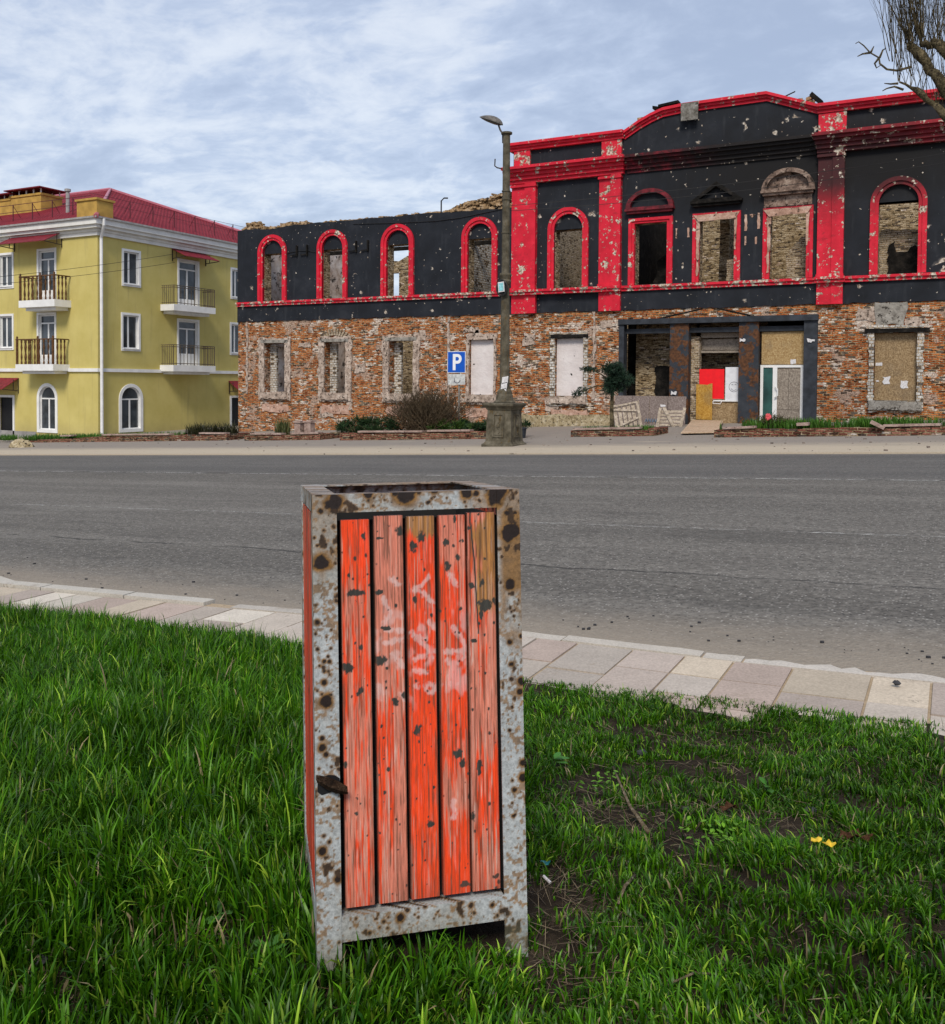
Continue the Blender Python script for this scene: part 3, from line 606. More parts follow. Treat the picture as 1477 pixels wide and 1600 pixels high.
# ================================================================== WASTE BIN
WB, DB, HB = .4612, .5238, 1.0; X0, X1, Y0, Y1 = -WB/2, WB/2, -DB/2, DB/2
def bin_paint_frame(P, face):
    """P local coords; returns colour. face 'f' = front plate uses measured spots"""
    u = P[:, 0]/.4612+.5; v = 1-P[:, 2]; X = P[:, 0]+(P[:, 1]-(Y0 if face == 'f' else 0))*1.3; Z = P[:, 2]
    base = np.array([.37, .39, .395])[None]*(.86+.28*fbm(X*9, Z*9, 3, 71))[:, None]
    warm = sstep(fbm(X*5, Z*3.5, 4, 72)+(.12*sstep(u, .8, 1)*sstep(v, .75, .1) if face == 'f' else 0), .5, .7)
    base = base*(1-warm[:, None]*.4)+np.array([.20, .16, .10])*warm[:, None]*.4
    och = np.zeros(len(P)); core = np.zeros(len(P)); wob = (fbm(X*45, Z*45, 4, 73)-.5)*1.5
    def spot(cx, cz, r, s=1, ho=2.1):
        dx = X-cx; dz = Z-cz; d = np.sqrt(dx**2+dz**2)/r+wob*.9
        np.maximum(core, sstep(d, 1.0, .8)*s, out=core); np.maximum(och, sstep(d, ho, 1.0)*.95*s, out=och)
        run = sstep(np.abs(dx)/r, .9, .1)*sstep(-dz/r, 4.5, .5)*(dz < 0)*.55; np.maximum(och, run*s, out=och)
    if face == 'f':
        zz = [(305, 190, 58), (490, 155, 24), (685, 165, 62), (640, 150, 34), (860, 140, 26), (1045, 160, 38), (1100, 165, 22), (1215, 185, 62), (1285, 395, 60), (1270, 290, 22), (1320, 290, 16), (230, 530, 48), (235, 540, 30), (1280, 705, 36), (240, 1310, 38),
              (200, 865, 18), (232, 1205, 18), (1272, 1048, 20), (1280, 1180, 18), (1335, 1285, 24), (1325, 1345, 20), (1338, 1020, 16), (235, 1085, 11), (262, 1090, 11), (210, 1110, 8), (255, 1060, 8), (190, 930, 9), (275, 912, 8), (240, 855, 7),
              (190, 390, 10), (250, 430, 9), (205, 435, 9), (300, 685, 8), (200, 1015, 10), (235, 1145, 10), (220, 1515, 12), (217, 1565, 22), (238, 1605, 14), (200, 1680, 10), (215, 2135, 30), (250, 2090, 14), (290, 2300, 26), (1335, 1755, 22), (1335, 1845, 25), (1287, 1912, 18), (1270, 1985, 10), (1275, 2060, 12), (1262, 1565, 9), (1280, 1430, 9), (1300, 900, 9), (1150, 2560, 16), (630, 2560, 24), (465, 2620, 12), (990, 2500, 9), (225, 242, 14), (820, 215, 9), (1120, 215, 10), (930, 190, 8), (580, 190, 8)]
        for a, b, r in zz: spot(((a-180)/1165-.5)*.4612, 1-(b-150)/2640., r/2640.*.88)
    if face == 'f':
        n6 = fbm(X*14, Z*7, 4, 79); wash = np.maximum(sstep(u, .87, .92)*sstep(v, .40, .30)*sstep(v, .02, .06), sstep(v, .075, .05)*sstep(u, .4, .9)*.7); och = np.maximum(och, wash*sstep(n6, .38, .56)*.9)
        wash = sstep(u, .13, .10)*sstep(v, .22, .02)*.35; och = np.maximum(och, wash*sstep(n6, .45, .6))
    rg = np.random.default_rng(5 if face == 'f' else 9)
    core = np.maximum(core, sstep(fbm(X*38, Z*30, 4, 80), .69, .715)*.85); och = np.maximum(och, sstep(fbm(X*38, Z*30, 4, 80), .635, .70)*.85)
    for i in range(55): spot(rg.uniform(X.min(), X.max()), rg.uniform(Z.min(), Z.max()), .0012+.0045*rg.random()**3, .9, 2.2)
    sp = fbm(X*150, Z*150, 2, 75)*.6+fbm(X*22, Z*18, 3, 76)*.4; och = np.maximum(och, sstep(sp, .56, .62)*.75)
    edge = sstep(Z, .985, 1.0)*sstep(fbm(X*40, Z*40, 3, 77), .35, .6); och = np.maximum(och, edge*.7)
    oc = np.array([.19, .088, .012])*(.6+.8*fbm(X*50, Z*50, 2, 78))[:, None]; c = base*(1-och[:, None])+oc*och[:, None]
    c = c*(1-core[:, None])+np.array([.016, .009, .007])*core[:, None]
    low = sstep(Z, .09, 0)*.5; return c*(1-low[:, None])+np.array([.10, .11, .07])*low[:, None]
def gridbox(x0, x1, y0, y1, z0, z1, r=.003, ry=None):
    """closed box, faces subdivided at pitch r; vertex arrays"""
    V, F = [], []; b = 0
    def pl(A, B, f, ra, rb):
        nonlocal b
        na = max(1, int(math.ceil((A[1]-A[0])/ra))); nb = max(1, int(math.ceil((B[1]-B[0])/rb)))
        a = np.linspace(A[0], A[1], na+1); c = np.linspace(B[0], B[1], nb+1); aa, cc = np.meshgrid(a, c); V.append(f(aa.ravel(), cc.ravel()))
        i = (np.arange(nb)[:, None]*(na+1)+np.arange(na)[None]).ravel()+b; F.append(np.stack([i, i+1, i+na+2, i+na+1], 1)); b += (na+1)*(nb+1)
    ry = ry or r
    for y in (y0, y1): pl((x0, x1), (z0, z1), lambda a, c: np.stack([a, a*0+y, c], 1), r, r)
    for x in (x0, x1): pl((y0, y1), (z0, z1), lambda a, c: np.stack([a*0+x, a, c], 1), ry, r)
    for z in (z0, z1): pl((x0, x1), (y0, y1), lambda a, c: np.stack([a, c, a*0+z], 1), r, ry)
    return np.concatenate(V), np.concatenate(F)
def merge(parts):
    V, F, k = [], [], 0
    for v, f in parts: V.append(v); F.append(f+k); k += len(v)
    return np.concatenate(V), np.concatenate(F)
def mat_vcol(name, grain=(60, 60, 4), rough=.6, bs=.4):
    g = G(name); a = g.N('ShaderNodeAttribute', attribute_name='col').outputs['Color']; tc = g.N('ShaderNodeTexCoord').outputs['Object']
    n = g.noise(g.mp(tc, grain), 2.2, 5, .7); k = g.mr(n, .3, .7, .72, 1.25); c = g.mix(1, a, g.comb(k, k, k), 'MULTIPLY'); g.bump(n, bs, .003); return g.fin(c, rough, spec=.35)
M['binframe'] = mat_vcol('grey_paint_over_rust', (60, 60, 60), .55, .25); M['binslat'] = mat_vcol('peeling_red_slat', (110, 110, 5), .7, .6)
M['liner'] = simple('bin_liner', (.012, .012, .012), .8)
WB_ = 0; X0, X1, Y0, Y1 = -WB/2, WB/2, -DB/2, DB/2; PW, TH = .052, .004
def slat_color(P, k, axis=0):
    """peeling paint of slat k; u across"""
    a = P[:, axis]; z = P[:, 2]; v = 1-z; sd = 100+k*13
    st = fbm(a*160, z*5, 4, sd); st2 = fbm(a*420, z*9, 3, sd+1); bl = fbm(a*22, z*6, 4, sd+2); fine = fbm(a*700, z*24, 2, sd+3)
    red = np.array([.90, .045, .006]); red2 = np.array([.72, .10, .015]); pink = np.array([.60, .19, .125]); och = np.array([.36, .16, .045])
    prof = {0: lambda: np.interp(v, [0, .16, .3, .45, .6, 1], [1.1, .75, .1, .1, .0, .0]), 1: lambda: np.interp(v, [0, .4, .7, 1], [-.35, -.3, -.1, .05]), 2: lambda: np.interp(v, [0, .1, .3, .42, .6, .8, 1], [.3, .6, .25, .75, .9, .55, .3]),
            3: lambda: np.interp(v, [0, .14, .2, .4, .55, .75, 1], [-.35, -.3, .45, .35, .3, .25, .8]), 4: lambda: np.interp(v, [0, .2, .45, .7, .9, 1], [-.3, -.15, -.35, -.05, .25, -.1])}
    pf = prof.get(k, lambda: np.interp(v, [0, .3, 1], [-.1, .4, .6]))()
    m = sstep(pf+.20+(st-.5)*1.9+(bl-.5)*2.1+(st2-.5)*1.5+(fine-.5)*.7, .0, .40)[:, None]
    c = (pink*(.8+.5*st[:, None]))*(1-m)+(red*(1-st2[:, None]*.6)+red2*st2[:, None]*.6)*m
    ot = {2: np.interp(v, [0, .06, .13], [1.2, .9, 0]), 4: np.interp(v, [0, .05, .1, .25, .33], [.1, .45, .7, .6, 0])+.45*sstep(a, -.5, .5)*0+np.interp(a, [a.min(), a.max()], [-.25, .25])*(v < .34), 0: np.interp(v, [0, .05, .12, .2], [0, .2, .35, 0])}.get(k, v*0)
    om = (sstep(ot+(bl-.5)*1.1+(st-.5)*.6, .45, .7))[:, None]; c = c*(1-om)+och*(.55+.9*st[:, None])*om
    gl = sstep(st2, .58, .68)*.7+sstep(fine, .66, .78)*.35; gl = np.clip(gl, 0, .8)[:, None]; c = c*(1-gl)+np.array([.09, .05, .03])*gl
    wl = np.clip(sstep(st2, .34, .24)*(.3+.5*sstep(v, .4, .9))+sstep(fbm(a*260, z*14, 3, sd+9), .6, .7)*.75*sstep(bl, .42, .56), 0, .8)[:, None]*(1-.75*m); c = c*(1-wl)+np.array([.62, .42, .35])*wl
    rg = np.random.default_rng(200+k); amin, amax = a.min(), a.max(); ch = np.zeros(len(P)); wob = (fbm(a*180, z*120, 3, sd+5)-.5)
    for i in range(38):
        ca, cz, r = rg.uniform(amin, amax), rg.uniform(.11, .95), .001+.0028*rg.random()**1.5
        if i < 3: r = rg.uniform(.006, .010)
        d = np.sqrt((a-ca)**2+((z-cz)*.75)**2)/r+wob*1.6; ch = np.maximum(ch, sstep(d, 1.1, .7))
    big = {0: [(410, 720, 46, 22), (360, 1140, 40, 30), (460, 400, 12, 24)], 1: [(540, 720, 26, 14), (575, 930, 26, 12), (540, 1110, 40, 28), (540, 410, 24, 8)], 2: [(780, 410, 22, 36), (740, 775, 14, 20), (808, 2068, 22, 20)],
           3: [(920, 450, 22, 18), (960, 470, 10, 10), (970, 315, 10, 26), (970, 1680, 26, 26), (1040, 1935, 14, 30), (1000, 2430, 30, 20)], 4: [(1140, 830, 42, 36), (1115, 890, 14, 30), (1062, 710, 16, 18), (1070, 1035, 16, 12), (1140, 560, 14, 10), (1090, 1770, 16, 40), (1215, 2085, 16, 14), (1180, 2405, 16, 14)]}.get(k, [])
    if axis == 0:
        for (bx_, bz_, ra, rz) in big:
            ca = ((bx_-180)/1165-.5)*.4612; cz = 1-(bz_-150)/2640.; d = np.sqrt(((a-ca)/(ra/2640.))**2+((z-cz)/(rz/2640.))**2)+wob*1.5; ch = np.maximum(ch, sstep(d, 1.1, .8))
        if k == 4:
            cr = np.interp(z, [.6, .7, .85, .93, 1], [((1110-180)/1165-.5)*.4612, ((1095-180)/1165-.5)*.4612, ((1078-180)/1165-.5)*.4612, ((1060-180)/1165-.5)*.4612, ((1062-180)/1165-.5)*.4612])
            ch = np.maximum(ch, sstep(np.abs(a-cr), .0024, .0012)*(z > .68))
        S = [[(600, 640), (650, 690)], [(560, 760), (600, 840), (570, 900)], [(570, 935), (670, 945)], [(570, 1015), (680, 990)], [(610, 1080), (670, 1150)], [(655, 1310), (670, 1335)], [(730, 720), (780, 690), (820, 650)], [(760, 720), (850, 800)],
             [(715, 960), (760, 1010), (800, 1060)], [(740, 990), (790, 1000)], [(815, 905), (850, 950)], [(730, 1115), (850, 1080)], [(800, 1050), (830, 1110)], [(735, 1180), (800, 1200)], [(800, 1270), (845, 1275), (850, 1305), (815, 1315), (797, 1290), (800, 1270)], [(935, 640), (970, 700)],
             [(955, 950), (1000, 1010), (1020, 1080), (1005, 1135)], [(915, 1085), (1005, 1090)], [(965, 1275), (972, 1278)], [(930, 1272), (934, 1276)], [(915, 1135), (925, 1150)], [(965, 1145), (975, 1160)], [(735, 1265), (742, 1275)], [(985, 1600), (990, 1700)][:0] or [(938, 1950), (940, 2050)]]
        wh = np.zeros(len(P)); wd = .0058
        for s_ in S:
            q = [(((p[0]-180)/1165-.5)*.4612, 1-(p[1]-150)/2640.) for p in s_]
            for (ax, az), (bx_, bz_) in zip(q[:-1], q[1:]):
                t = np.clip(((a-ax)*(bx_-ax)+(z-az)*(bz_-az))/((bx_-ax)**2+(bz_-az)**2+1e-12), 0, 1)
                d = np.hypot(a-ax-t*(bx_-ax), z-az-t*(bz_-az)); wh = np.maximum(wh, sstep(d/wd+wob*2.4, 1.5, .3))
        sm = sstep(fbm(a*40, z*30, 3, 301), .5, .68)*sstep(v, .22, .3)*sstep(v, .5, .42)*(.5 if k in (1, 2, 3) else 0); wh = np.clip(np.maximum(wh*.6, sm), 0, 1)[:, None]; c = c*(1-wh)+np.array([.68, .5, .47])*wh
    c = c*(1-ch[:, None])+np.array([.04, .038, .032])*(.6+.8*st[:, None])*ch[:, None]
    ed = sstep(np.minimum(a-amin, amax-a), .0035, .0005)[:, None]*.6; c = c*(1-ed)+np.array([.12, .05, .03])*ed
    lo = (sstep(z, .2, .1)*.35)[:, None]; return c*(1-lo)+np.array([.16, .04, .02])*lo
def make_bin():
    root = thing('waste_bin', BIN, 'battered waste bin of peeling red slats in a rusty grey frame on the grass', 'litter bin')
    Rz = Matrix.Rotation(.70975, 3, 'Z'); Rx = Matrix.Rotation(-.06817, 3, 'X'); Ry = Matrix.Rotation(-.0095, 3, 'Y')
    root.rotation_euler = (Rz@Rx@Ry).to_euler()
    def frame(name, boxes, face='f', r=.0025):
        V, F = merge([gridbox(*b, r=r, ry=.005) for b in boxes])
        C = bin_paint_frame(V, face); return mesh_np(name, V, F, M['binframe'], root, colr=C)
    for sx, sy in ((-1, -1), (1, -1), (-1, 1), (1, 1)):     # angle-iron posts, each two plates
        xa, xb = (X0, X0+PW) if sx < 0 else (X1-PW, X1); ya, yb = (Y0, Y0+TH) if sy < 0 else (Y1-TH, Y1)
        if sx < 0: s1 = (X0, X0+TH, Y0+TH if sy < 0 else Y1-PW, Y0+PW if sy < 0 else Y1-TH)
        else: s1 = (X1-TH, X1, Y0+TH if sy < 0 else Y1-PW, Y0+PW if sy < 0 else Y1-TH)
        bs = [(xa, xb, ya, yb, -.06, HB), (s1[0], s1[1], s1[2], s1[3], -.06, HB)]
        frame('post', bs, 'f' if sy < 0 else 'b', .0025 if sy < 0 else .006)
    e = .0015
    for zA, zB, nm in ((HB-.040, HB, 'top_rail'), (.052, .105, 'bottom_rail')):
        for sy in (-1, 1):
            ya, yb = (Y0+e, Y0+TH+e) if sy < 0 else (Y1-TH-e, Y1-e)
            b = [(X0+PW, X1-PW, ya, yb, zA, zB)]
            if nm == 'top_rail': b.append((X0+TH, X1-TH, Y0+TH+e if sy < 0 else Y1-PW, Y0+PW if sy < 0 else Y1-TH-e, HB-TH, HB-.0005))
            else: b.append((X0+PW, X1-PW, Y0+TH+e if sy < 0 else Y1-.045, Y0+.045 if sy < 0 else Y1-TH-e, zB-TH, zB-.0005))
            frame(nm, b, 'f' if sy < 0 else 'b', .0025 if sy < 0 else .006)
        for sx in (-1, 1):
            xa, xb = (X0+e, X0+TH+e) if sx < 0 else (X1-TH-e, X1-e)
            b = [(xa, xb, Y0+PW, Y1-PW, zA, zB)]
            if nm == 'top_rail': b.append((X0+TH+e if sx < 0 else X1-PW, X0+PW if sx < 0 else X1-TH-e, Y0+PW, Y1-PW, HB-TH, HB-.0005))
            frame(nm, b, 's', .005)
    zt, zb = HB-.052, .118
    def slat(a0, a1, side, k, zt=zt, zb=zb):
        sk = random.uniform(-.0015, .0015)
        if side == 'front': V, F = gridbox(a0, a1, Y0+.010, Y0+.030, zb, zt, r=.0017, ry=.007); C = slat_color(V, k)
        elif side == 'back': V, F = gridbox(a0, a1, Y1-.030, Y1-.010, zb, zt, r=.006); C = slat_color(V, 9)
        else:
            xa, xb = (X0+.002, X0+.02) if side == 'left' else (X1-.028, X1-.010)
            V, F = gridbox(xa, xb, a0, a1, zb, zt, r=.005, ry=.0025); C = slat_color(V, 7, 1)*np.array([.95, .75, .6])*(.65+.5*((a0*77) % 1))
        if side == 'front':
            V = V.copy(); V[:, 0] += (V[:, 2]-.5)*sk*2
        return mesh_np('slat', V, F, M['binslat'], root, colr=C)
    fr = [(335, 492), (517, 676), (697, 853), (877, 1028), (1040, 1200)]
    for k, (a, b) in enumerate(fr): slat(((a-180)/1165-.5)*WB, ((b-180)/1165-.5)*WB, 'front', k, zt=zt-(.004 if k == 0 else 0)+random.uniform(-.003, .003))
    for i in range(5): a = -.168+i*.068; slat(a, a+.062, 'back', 9)
    for side in ('left', 'right'):
        for i in range(5): a = -.203+i*.083; slat(a, a+.066, side, 7, zt=HB-.046, zb=.11)
    m = MB(); i_ = .042
    for (xa, xb, ya, yb) in ((X0+i_, X1-i_, Y0+i_, Y0+i_+.003), (X0+i_, X1-i_, Y1-i_-.003, Y1-i_), (X0+i_, X0+i_+.003, Y0+i_+.003, Y1-i_-.003), (X1-i_-.003, X1-i_, Y0+i_+.003, Y1-i_-.003)): m.box(xa, xb, ya, yb, .1, HB-.06)
    m.box(X0+i_+.003, X1-i_-.003, Y0+i_+.003, Y1-i_-.003, .11, .113)
    me = m.build('liner', M['liner']); me.parent = root
    # torn hole in the left post, its shaded inside shown by a black plate, with a curled flap of steel
    rg = random.Random(4); hz = .385; m = MB(); cx = X0+.027
    pts = [(-.022, .004), (-.015, .016), (0, .021), (.014, .019), (.024, .012), (.026, -.004), (.014, -.013), (0, -.017), (-.014, -.02), (-.023, -.012)]
    m.prism([(cx+p[0], hz+p[1]) for p in pts], [], Y0-.0012, Y0-.0004)
    o = m.build('torn_hole_dark', M['dark']); o.parent = root
    m = MB(); N_ = 9
    for i in range(N_):
        t = i/(N_-1); x = cx-.024+.062*t; zc = hz+.018-.028*t**1.3; out = .004+.020*math.sin(t*2.6); hh = .003+.007*math.sin(math.pi*min(1, t*.8+.12))
        m.v += [(x, Y0-.001-out*.6, zc+hh), (x, Y0-.002-out, zc-hh*.4), (x+.003, Y0-.001-out*.5, zc-hh*1.6)]
    for i in range(N_-1):
        for k in range(2): a = i*3+k; m.face([a, a+3, a+4, a+1])
    o = m.build('torn_flap', M['rustflap']); o.parent = root; o['label'] = 'curled torn flap of rusty steel'
    sm = o.modifiers.new('s', 'SOLIDIFY'); sm.thickness = .003
M['rustflap'] = mat_rough('rusty_flap', (.02, .012, .008), (.06, .035, .02), (.14, .09, .055), 60, .2)
make_bin()


# ================================================================== RUINED BUILDING
YF = 38.
def jag(pts, amp, step=.25, closed=True, rg=random):
    out = []; n = len(pts)
    for i in range(n if closed else n-1):
        a, b = pts[i], pts[(i+1) % n]; L_ = math.hypot(b[0]-a[0], b[1]-a[1]); k = max(1, int(L_/step))
        for j in range(k):
            t = j/k; out.append((a[0]+(b[0]-a[0])*t+rg.uniform(-amp, amp), a[1]+(b[1]-a[1])*t+rg.uniform(-amp, amp)))
    if not closed: out.append(pts[-1])
    return out
def rectp(x0, x1, z0, z1): return [(x0, z0), (x1, z0), (x1, z1), (x0, z1)]
def arch(x0, x1, z0, ztop, n=18):
    r = (x1-x0)/2; c = (x0+x1)/2; zs = ztop-r
    return [(x0, z0), (x1, z0)]+[(c+r*math.cos(math.pi*i/n), zs+r*math.sin(math.pi*i/n)) for i in range(n+1)]
XL, XT0, XT1, XR0, XR1, XE = -33.93, -17.80, -12.70, -4.83, -3.88, 7.5
UP_W = [(-32.49, -30.63), (-28.67, -26.83), (-24.83, -22.98), (-20.39, -18.56)]
UP_T = (-16.08, -14.18); UP_R = [(-2.97, -1.04), (3.2, 5.13)]
RECT = [(-12.38, -10.49), (-9.66, -7.74), (-6.87, -4.99)]
LOW = [(-32.12, -30.75), (-28.25, -26.95), (-24.40, -23.02), (-20.01, -18.72), (-15.72, -14.38), (-2.75, -1.28), (3.4, 4.9)]
def ruin():
    root = thing('ruined_building', (XL, YF, -3.2), 'roofless burnt two storey building with black and red plaster above bare orange brick', 'building')
    # ground floor brick wall
    holes = [rectp(a, b, -.62, 1.96) for a, b in LOW]
    holes = [jag(h, .02, .18) for h in holes]; ent = (-12.74, -4.76)
    outer = [(XL, -4.2), (ent[0], -4.2), (ent[0], 2.68), (ent[1], 2.68), (ent[1], -4.2), (XE, -4.2), (XE, 3.12), (XL, 3.12)]
    m = MB(); m.prism(outer, holes, YF+.02, YF+.62); m.build('brick_wall', M['brick'], root)
    # strips of stone footing and rows of rough brickwork
    m = MB()
    for a, b in ((-17.9, -12.9), (-4.6, XE)):
        m.prism(jag([(a, -3.2), (b, -3.2), (b, -1.35), (a, -1.45)], .05, .35), [], YF-.05, YF+.03); m.cut()
    m.pieces('stone_footing', M['stone'], root)
    # vertical fillets and broken fragments of render on the brick storey
    rg = random.Random(3)
    m = MB()
    for x in (-33.3, -21.1, -13.9):
        m.prism(jag(rectp(x-.06, x+.06, rg.uniform(-1.2, .9), 3.05), .045, .2, rg=rg), [], YF-.03, YF+.04); m.cut()
    m.pieces('render_fillet', M['surround'], root)
    m = MB()
    for i in range(46):
        x = rg.uniform(XL+.3, 3); z = rg.uniform(-2.0, 2.9)
        if -12.9 < x < -4.5 or any(a-.7 < x < b+.7 and -.9 < z < 2.2 for a, b in LOW): continue
        w_, h_ = rg.uniform(.12, .5), rg.uniform(.06, .28); m.prism(jag(rectp(x-w_, x+w_, z-h_, z+h_), .07, .15, rg=rg), [], YF-.012, YF+.03); m.cut()
    m.pieces('render_fragment', M['surround'], root)
    m = MB()
    for a, b in LOW[:5]+LOW[5:6]:
        m.prism(jag(rectp(a-.15, b+.2, -1.62, -1.2), .06, .2, rg=rg), [], YF-.02, YF+.03); m.cut()
    m.pieces('sill_patch', M['pinkplaster'], root)
    m = MB(); m.prism(jag([(-2.7, 2.25), (-1.75, 2.25), (-1.6, 3.1), (-2.75, 3.1)], .05, .2, rg=rg), [], YF-.04, YF+.03); m.build('render_patch', M['grey_plaster'], root)
    m = MB()
    for k, (a, b) in enumerate([LOW[1], LOW[0], LOW[2]]):      # broken arches of brick over the windows
        c = (a+b)/2
        if k == 0:
            for i in range(15):
                t = math.radians(18+144*i/14); r = .95; m.obox((c+r*math.cos(t), YF-.01, 1.75+r*.75*math.sin(t)), (.05*math.sin(t), 0, -.05*math.cos(t)), (0, .05, 0), (.17*math.cos(t), 0, .17*math.sin(t)))
    m.build('brick_arch', M['brick_pale'], root)
    # window surrounds and sills
    for k, (a, b) in enumerate(LOW):
        if k == 3: w0 = .12
        elif k == 4: w0 = .22
        elif k >= 5: w0 = .2
        else: w0 = .36
        wn = MB(); wn.prism(jag(rectp(a-w0, b+w0, -1.0, 2.22), .05, .17, rg=rg), [jag(rectp(a, b, -.6, 1.96), .02, .17, rg=rg)], YF-.07, YF+.05)
        s_ = wn.build('window_surround', M['surround'] if k not in (4, 5, 6) else M['brick_white'], root)
        m = MB(); m.prism(jag(rectp(a-.15, b+.18, -.92, -.60), .035, .15, rg=rg), [], YF-.16, YF+.35); m.build('sill', M['surround'] if k < 5 else M['grey_plaster'], s_)
        if k not in (3,):
            m = MB(); m.box(a-(.33 if k > 4 else .2), b+(.4 if k > 4 else .2), YF-.12 if k > 4 else YF-.09, YF+.3, 1.96, 2.12, .01); m.build('lintel', M['char'] if k > 3 else M['grey_plaster'], s_)
        if k < 3:   # white brick reveal of the inner leaf on the left jamb
            m = MB(); m.box(a+.01, a+.42, YF+.45, YF+.60, -.6, 1.9); m.build('inner_reveal', M['brick_white'], s_)
            m = MB(); m.box(b-.14, b-.02, YF+.20, YF+.34, -.6, 1.94, .01); m.build('inner_jamb', M['brick_white'], s_)
    for k, mt in ((3, 'whitepanel'), (4, 'whitepanel'), (5, 'osb'), (6, 'osb')):
        a, b = LOW[k]; m = MB(); m.box(a+.02, b-.02, YF+.16, YF+.2, -.58, 1.94); m.build('window_panel', M[mt], root)
    m = MB(); m.prism(jag(rectp(-2.7, -2.47, .72, .84), .01, .1), [], YF+.145, YF+.155); m.cut()
    m.prism(jag(rectp(-1.82, -1.58, -.12, .16), .02, .08), [], YF+.145, YF+.155); m.cut(); m.prism(jag(rectp(-2.42, -2.2, .05, .3), .04, .08), [], YF+.145, YF+.155); m.cut(); m.prism(jag(rectp(-2.68, -2.57, .12, .17), .01, .08), [], YF+.145, YF+.155)
    m.pieces('pasted_paper', M['paper'], root)
    # ---- upper wall
    hol = [arch(a+.29, b-.29, 4.12, 7.27) for a, b in UP_W]; hol += [arch(UP_T[0]+.3, UP_T[1]-.3, 4.12, 7.37)]; hol += [arch(a+.28, b-.28, 4.12, 7.45) for a, b in UP_R]
    hol += [rectp(a+.22, b-.22, 4.15, 6.78) for a, b in RECT]
    left_top = jag([(-17.8, 7.85), (-22.5, 7.95), (-30.4, 7.98), (-31.6, 7.86), (-32.7, 7.95), (XL, 7.93)], .03, .3, closed=False, rg=rg)
    outer = [(XL, 3.1), (XE, 3.1), (XE, 10.4), (-4.85, 10.4), (-6.8, 11.2), (-10.1, 11.2), (-11.0, 11.05), (-12.6, 10.4), (-17.8, 10.4)]+left_top
    bot = jag([(XL, 3.1), (XE, 3.1)], .03, .2, closed=False, rg=rg); outer = bot+outer[2:]
    m = MB(); m.prism(outer, hol, YF-.03, YF+.018); m.build('black_plaster_wall', M['black'], root)
    outer2 = [(p[0], p[1]-(.02 if p[1] > 5 else -.04)) for p in outer]
    h2 = [rectp(a+.29, b-.29, 4.12, 6.6) for a, b in UP_W]+[rectp(UP_T[0]+.3, UP_T[1]-.3, 4.12, 6.72)]+[rectp(a+.28, b-.28, 4.12, 6.84) for a, b in UP_R]+[rectp(a+.24, b-.24, 4.15, 6.75) for a, b in RECT]
    m = MB(); m.prism(outer2, h2, YF+.12, YF+.62); m.build('upper_brick_core', M['brick_in'], root)
    # recessed tympana inside the arches
    m = MB()
    for (a, b), zt, zl in [((a, b), 7.27, 6.6) for a, b in UP_W]+[(UP_T, 7.37, 6.72)]+[((a, b), 7.45, 6.84) for a, b in UP_R]:
        r = (b-a)/2-.285; c = (a+b)/2; zs = zt-r; pts = [(c-r, zl), (c+r, zl)]+[(c+r*math.cos(math.pi*i/14), zs+r*math.sin(math.pi*i/14)) for i in range(15)]
        m.prism(pts, [], YF+.06, YF+.119); m.cut()
    m.pieces('arch_infill', M['black'], root)
    # red window frames
    for (a, b), zt in [((a, b), 7.56) for a, b in UP_W]+[(UP_T, 7.66)]+[((a, b), 7.74) for a, b in UP_R]:
        m = MB()
        for (o1, i1, y0) in ((0, .16, YF-.14), (.16, .29, YF-.09)):
            A = arch(a+o1, b-o1, 4.14, zt-o1, 22); B = arch(a+i1, b-i1, 4.14, zt-i1, 22)
            # open-bottomed ring, built as strips
            A2 = A[1:]+[A[0]]; B2 = B[1:]+[B[0]]; k = len(m.v)
            for p, q in zip(A2, B2): m.v += [(p[0], y0, p[1]), (q[0], y0, q[1]), (q[0], YF+.06, q[1]), (p[0], YF-.03, p[1])]
            n = len(A2)
            for i in range(n-1):
                for j in range(4): m.face([k+i*4+j, k+i*4+4+j, k+i*4+4+(j+1) % 4, k+i*4+(j+1) % 4])
        m.build('window_frame', M['red'], root)
    for i, (a, b) in enumerate(RECT):
        m = MB(); m.prism([(a, 4.14), (a+.13, 4.14), (a+.13, 6.81), (b-.13, 6.81), (b-.13, 4.14), (b, 4.14), (b, 6.93), (a, 6.93)], [], YF-.14, YF-.03)
        m.prism([(a+.13, 4.14), (a+.25, 4.14), (a+.25, 6.72), (b-.25, 6.72), (b-.25, 4.14), (b-.13, 4.14), (b-.13, 6.81), (a+.13, 6.81)], [], YF-.09, YF+.1)
        m.build('window_frame', M['red'], root)
        if i:
            m = MB(); m.prism(jag([(a+.02, 6.86), (a+.25, 6.6), (b-.2, 6.62), (b-.03, 6.88)], .015, .2, rg=rg), [], YF-.165, YF-.13)
            m.prism(jag([(a+.17, 4.4), (a+.25, 4.4), (a+.3, 6.6), (a+.16, 6.7)], .025, .2, rg=rg), [], YF-.12, YF-.085); m.prism(jag([(b-.25, 5.4), (b-.2, 5.4), (b-.12, 6.7), (b-.25, 6.6)], .02, .2, rg=rg), [], YF-.12, YF-.085)
            m.build('bare_plaster_trim', M['pinkplaster'], root)
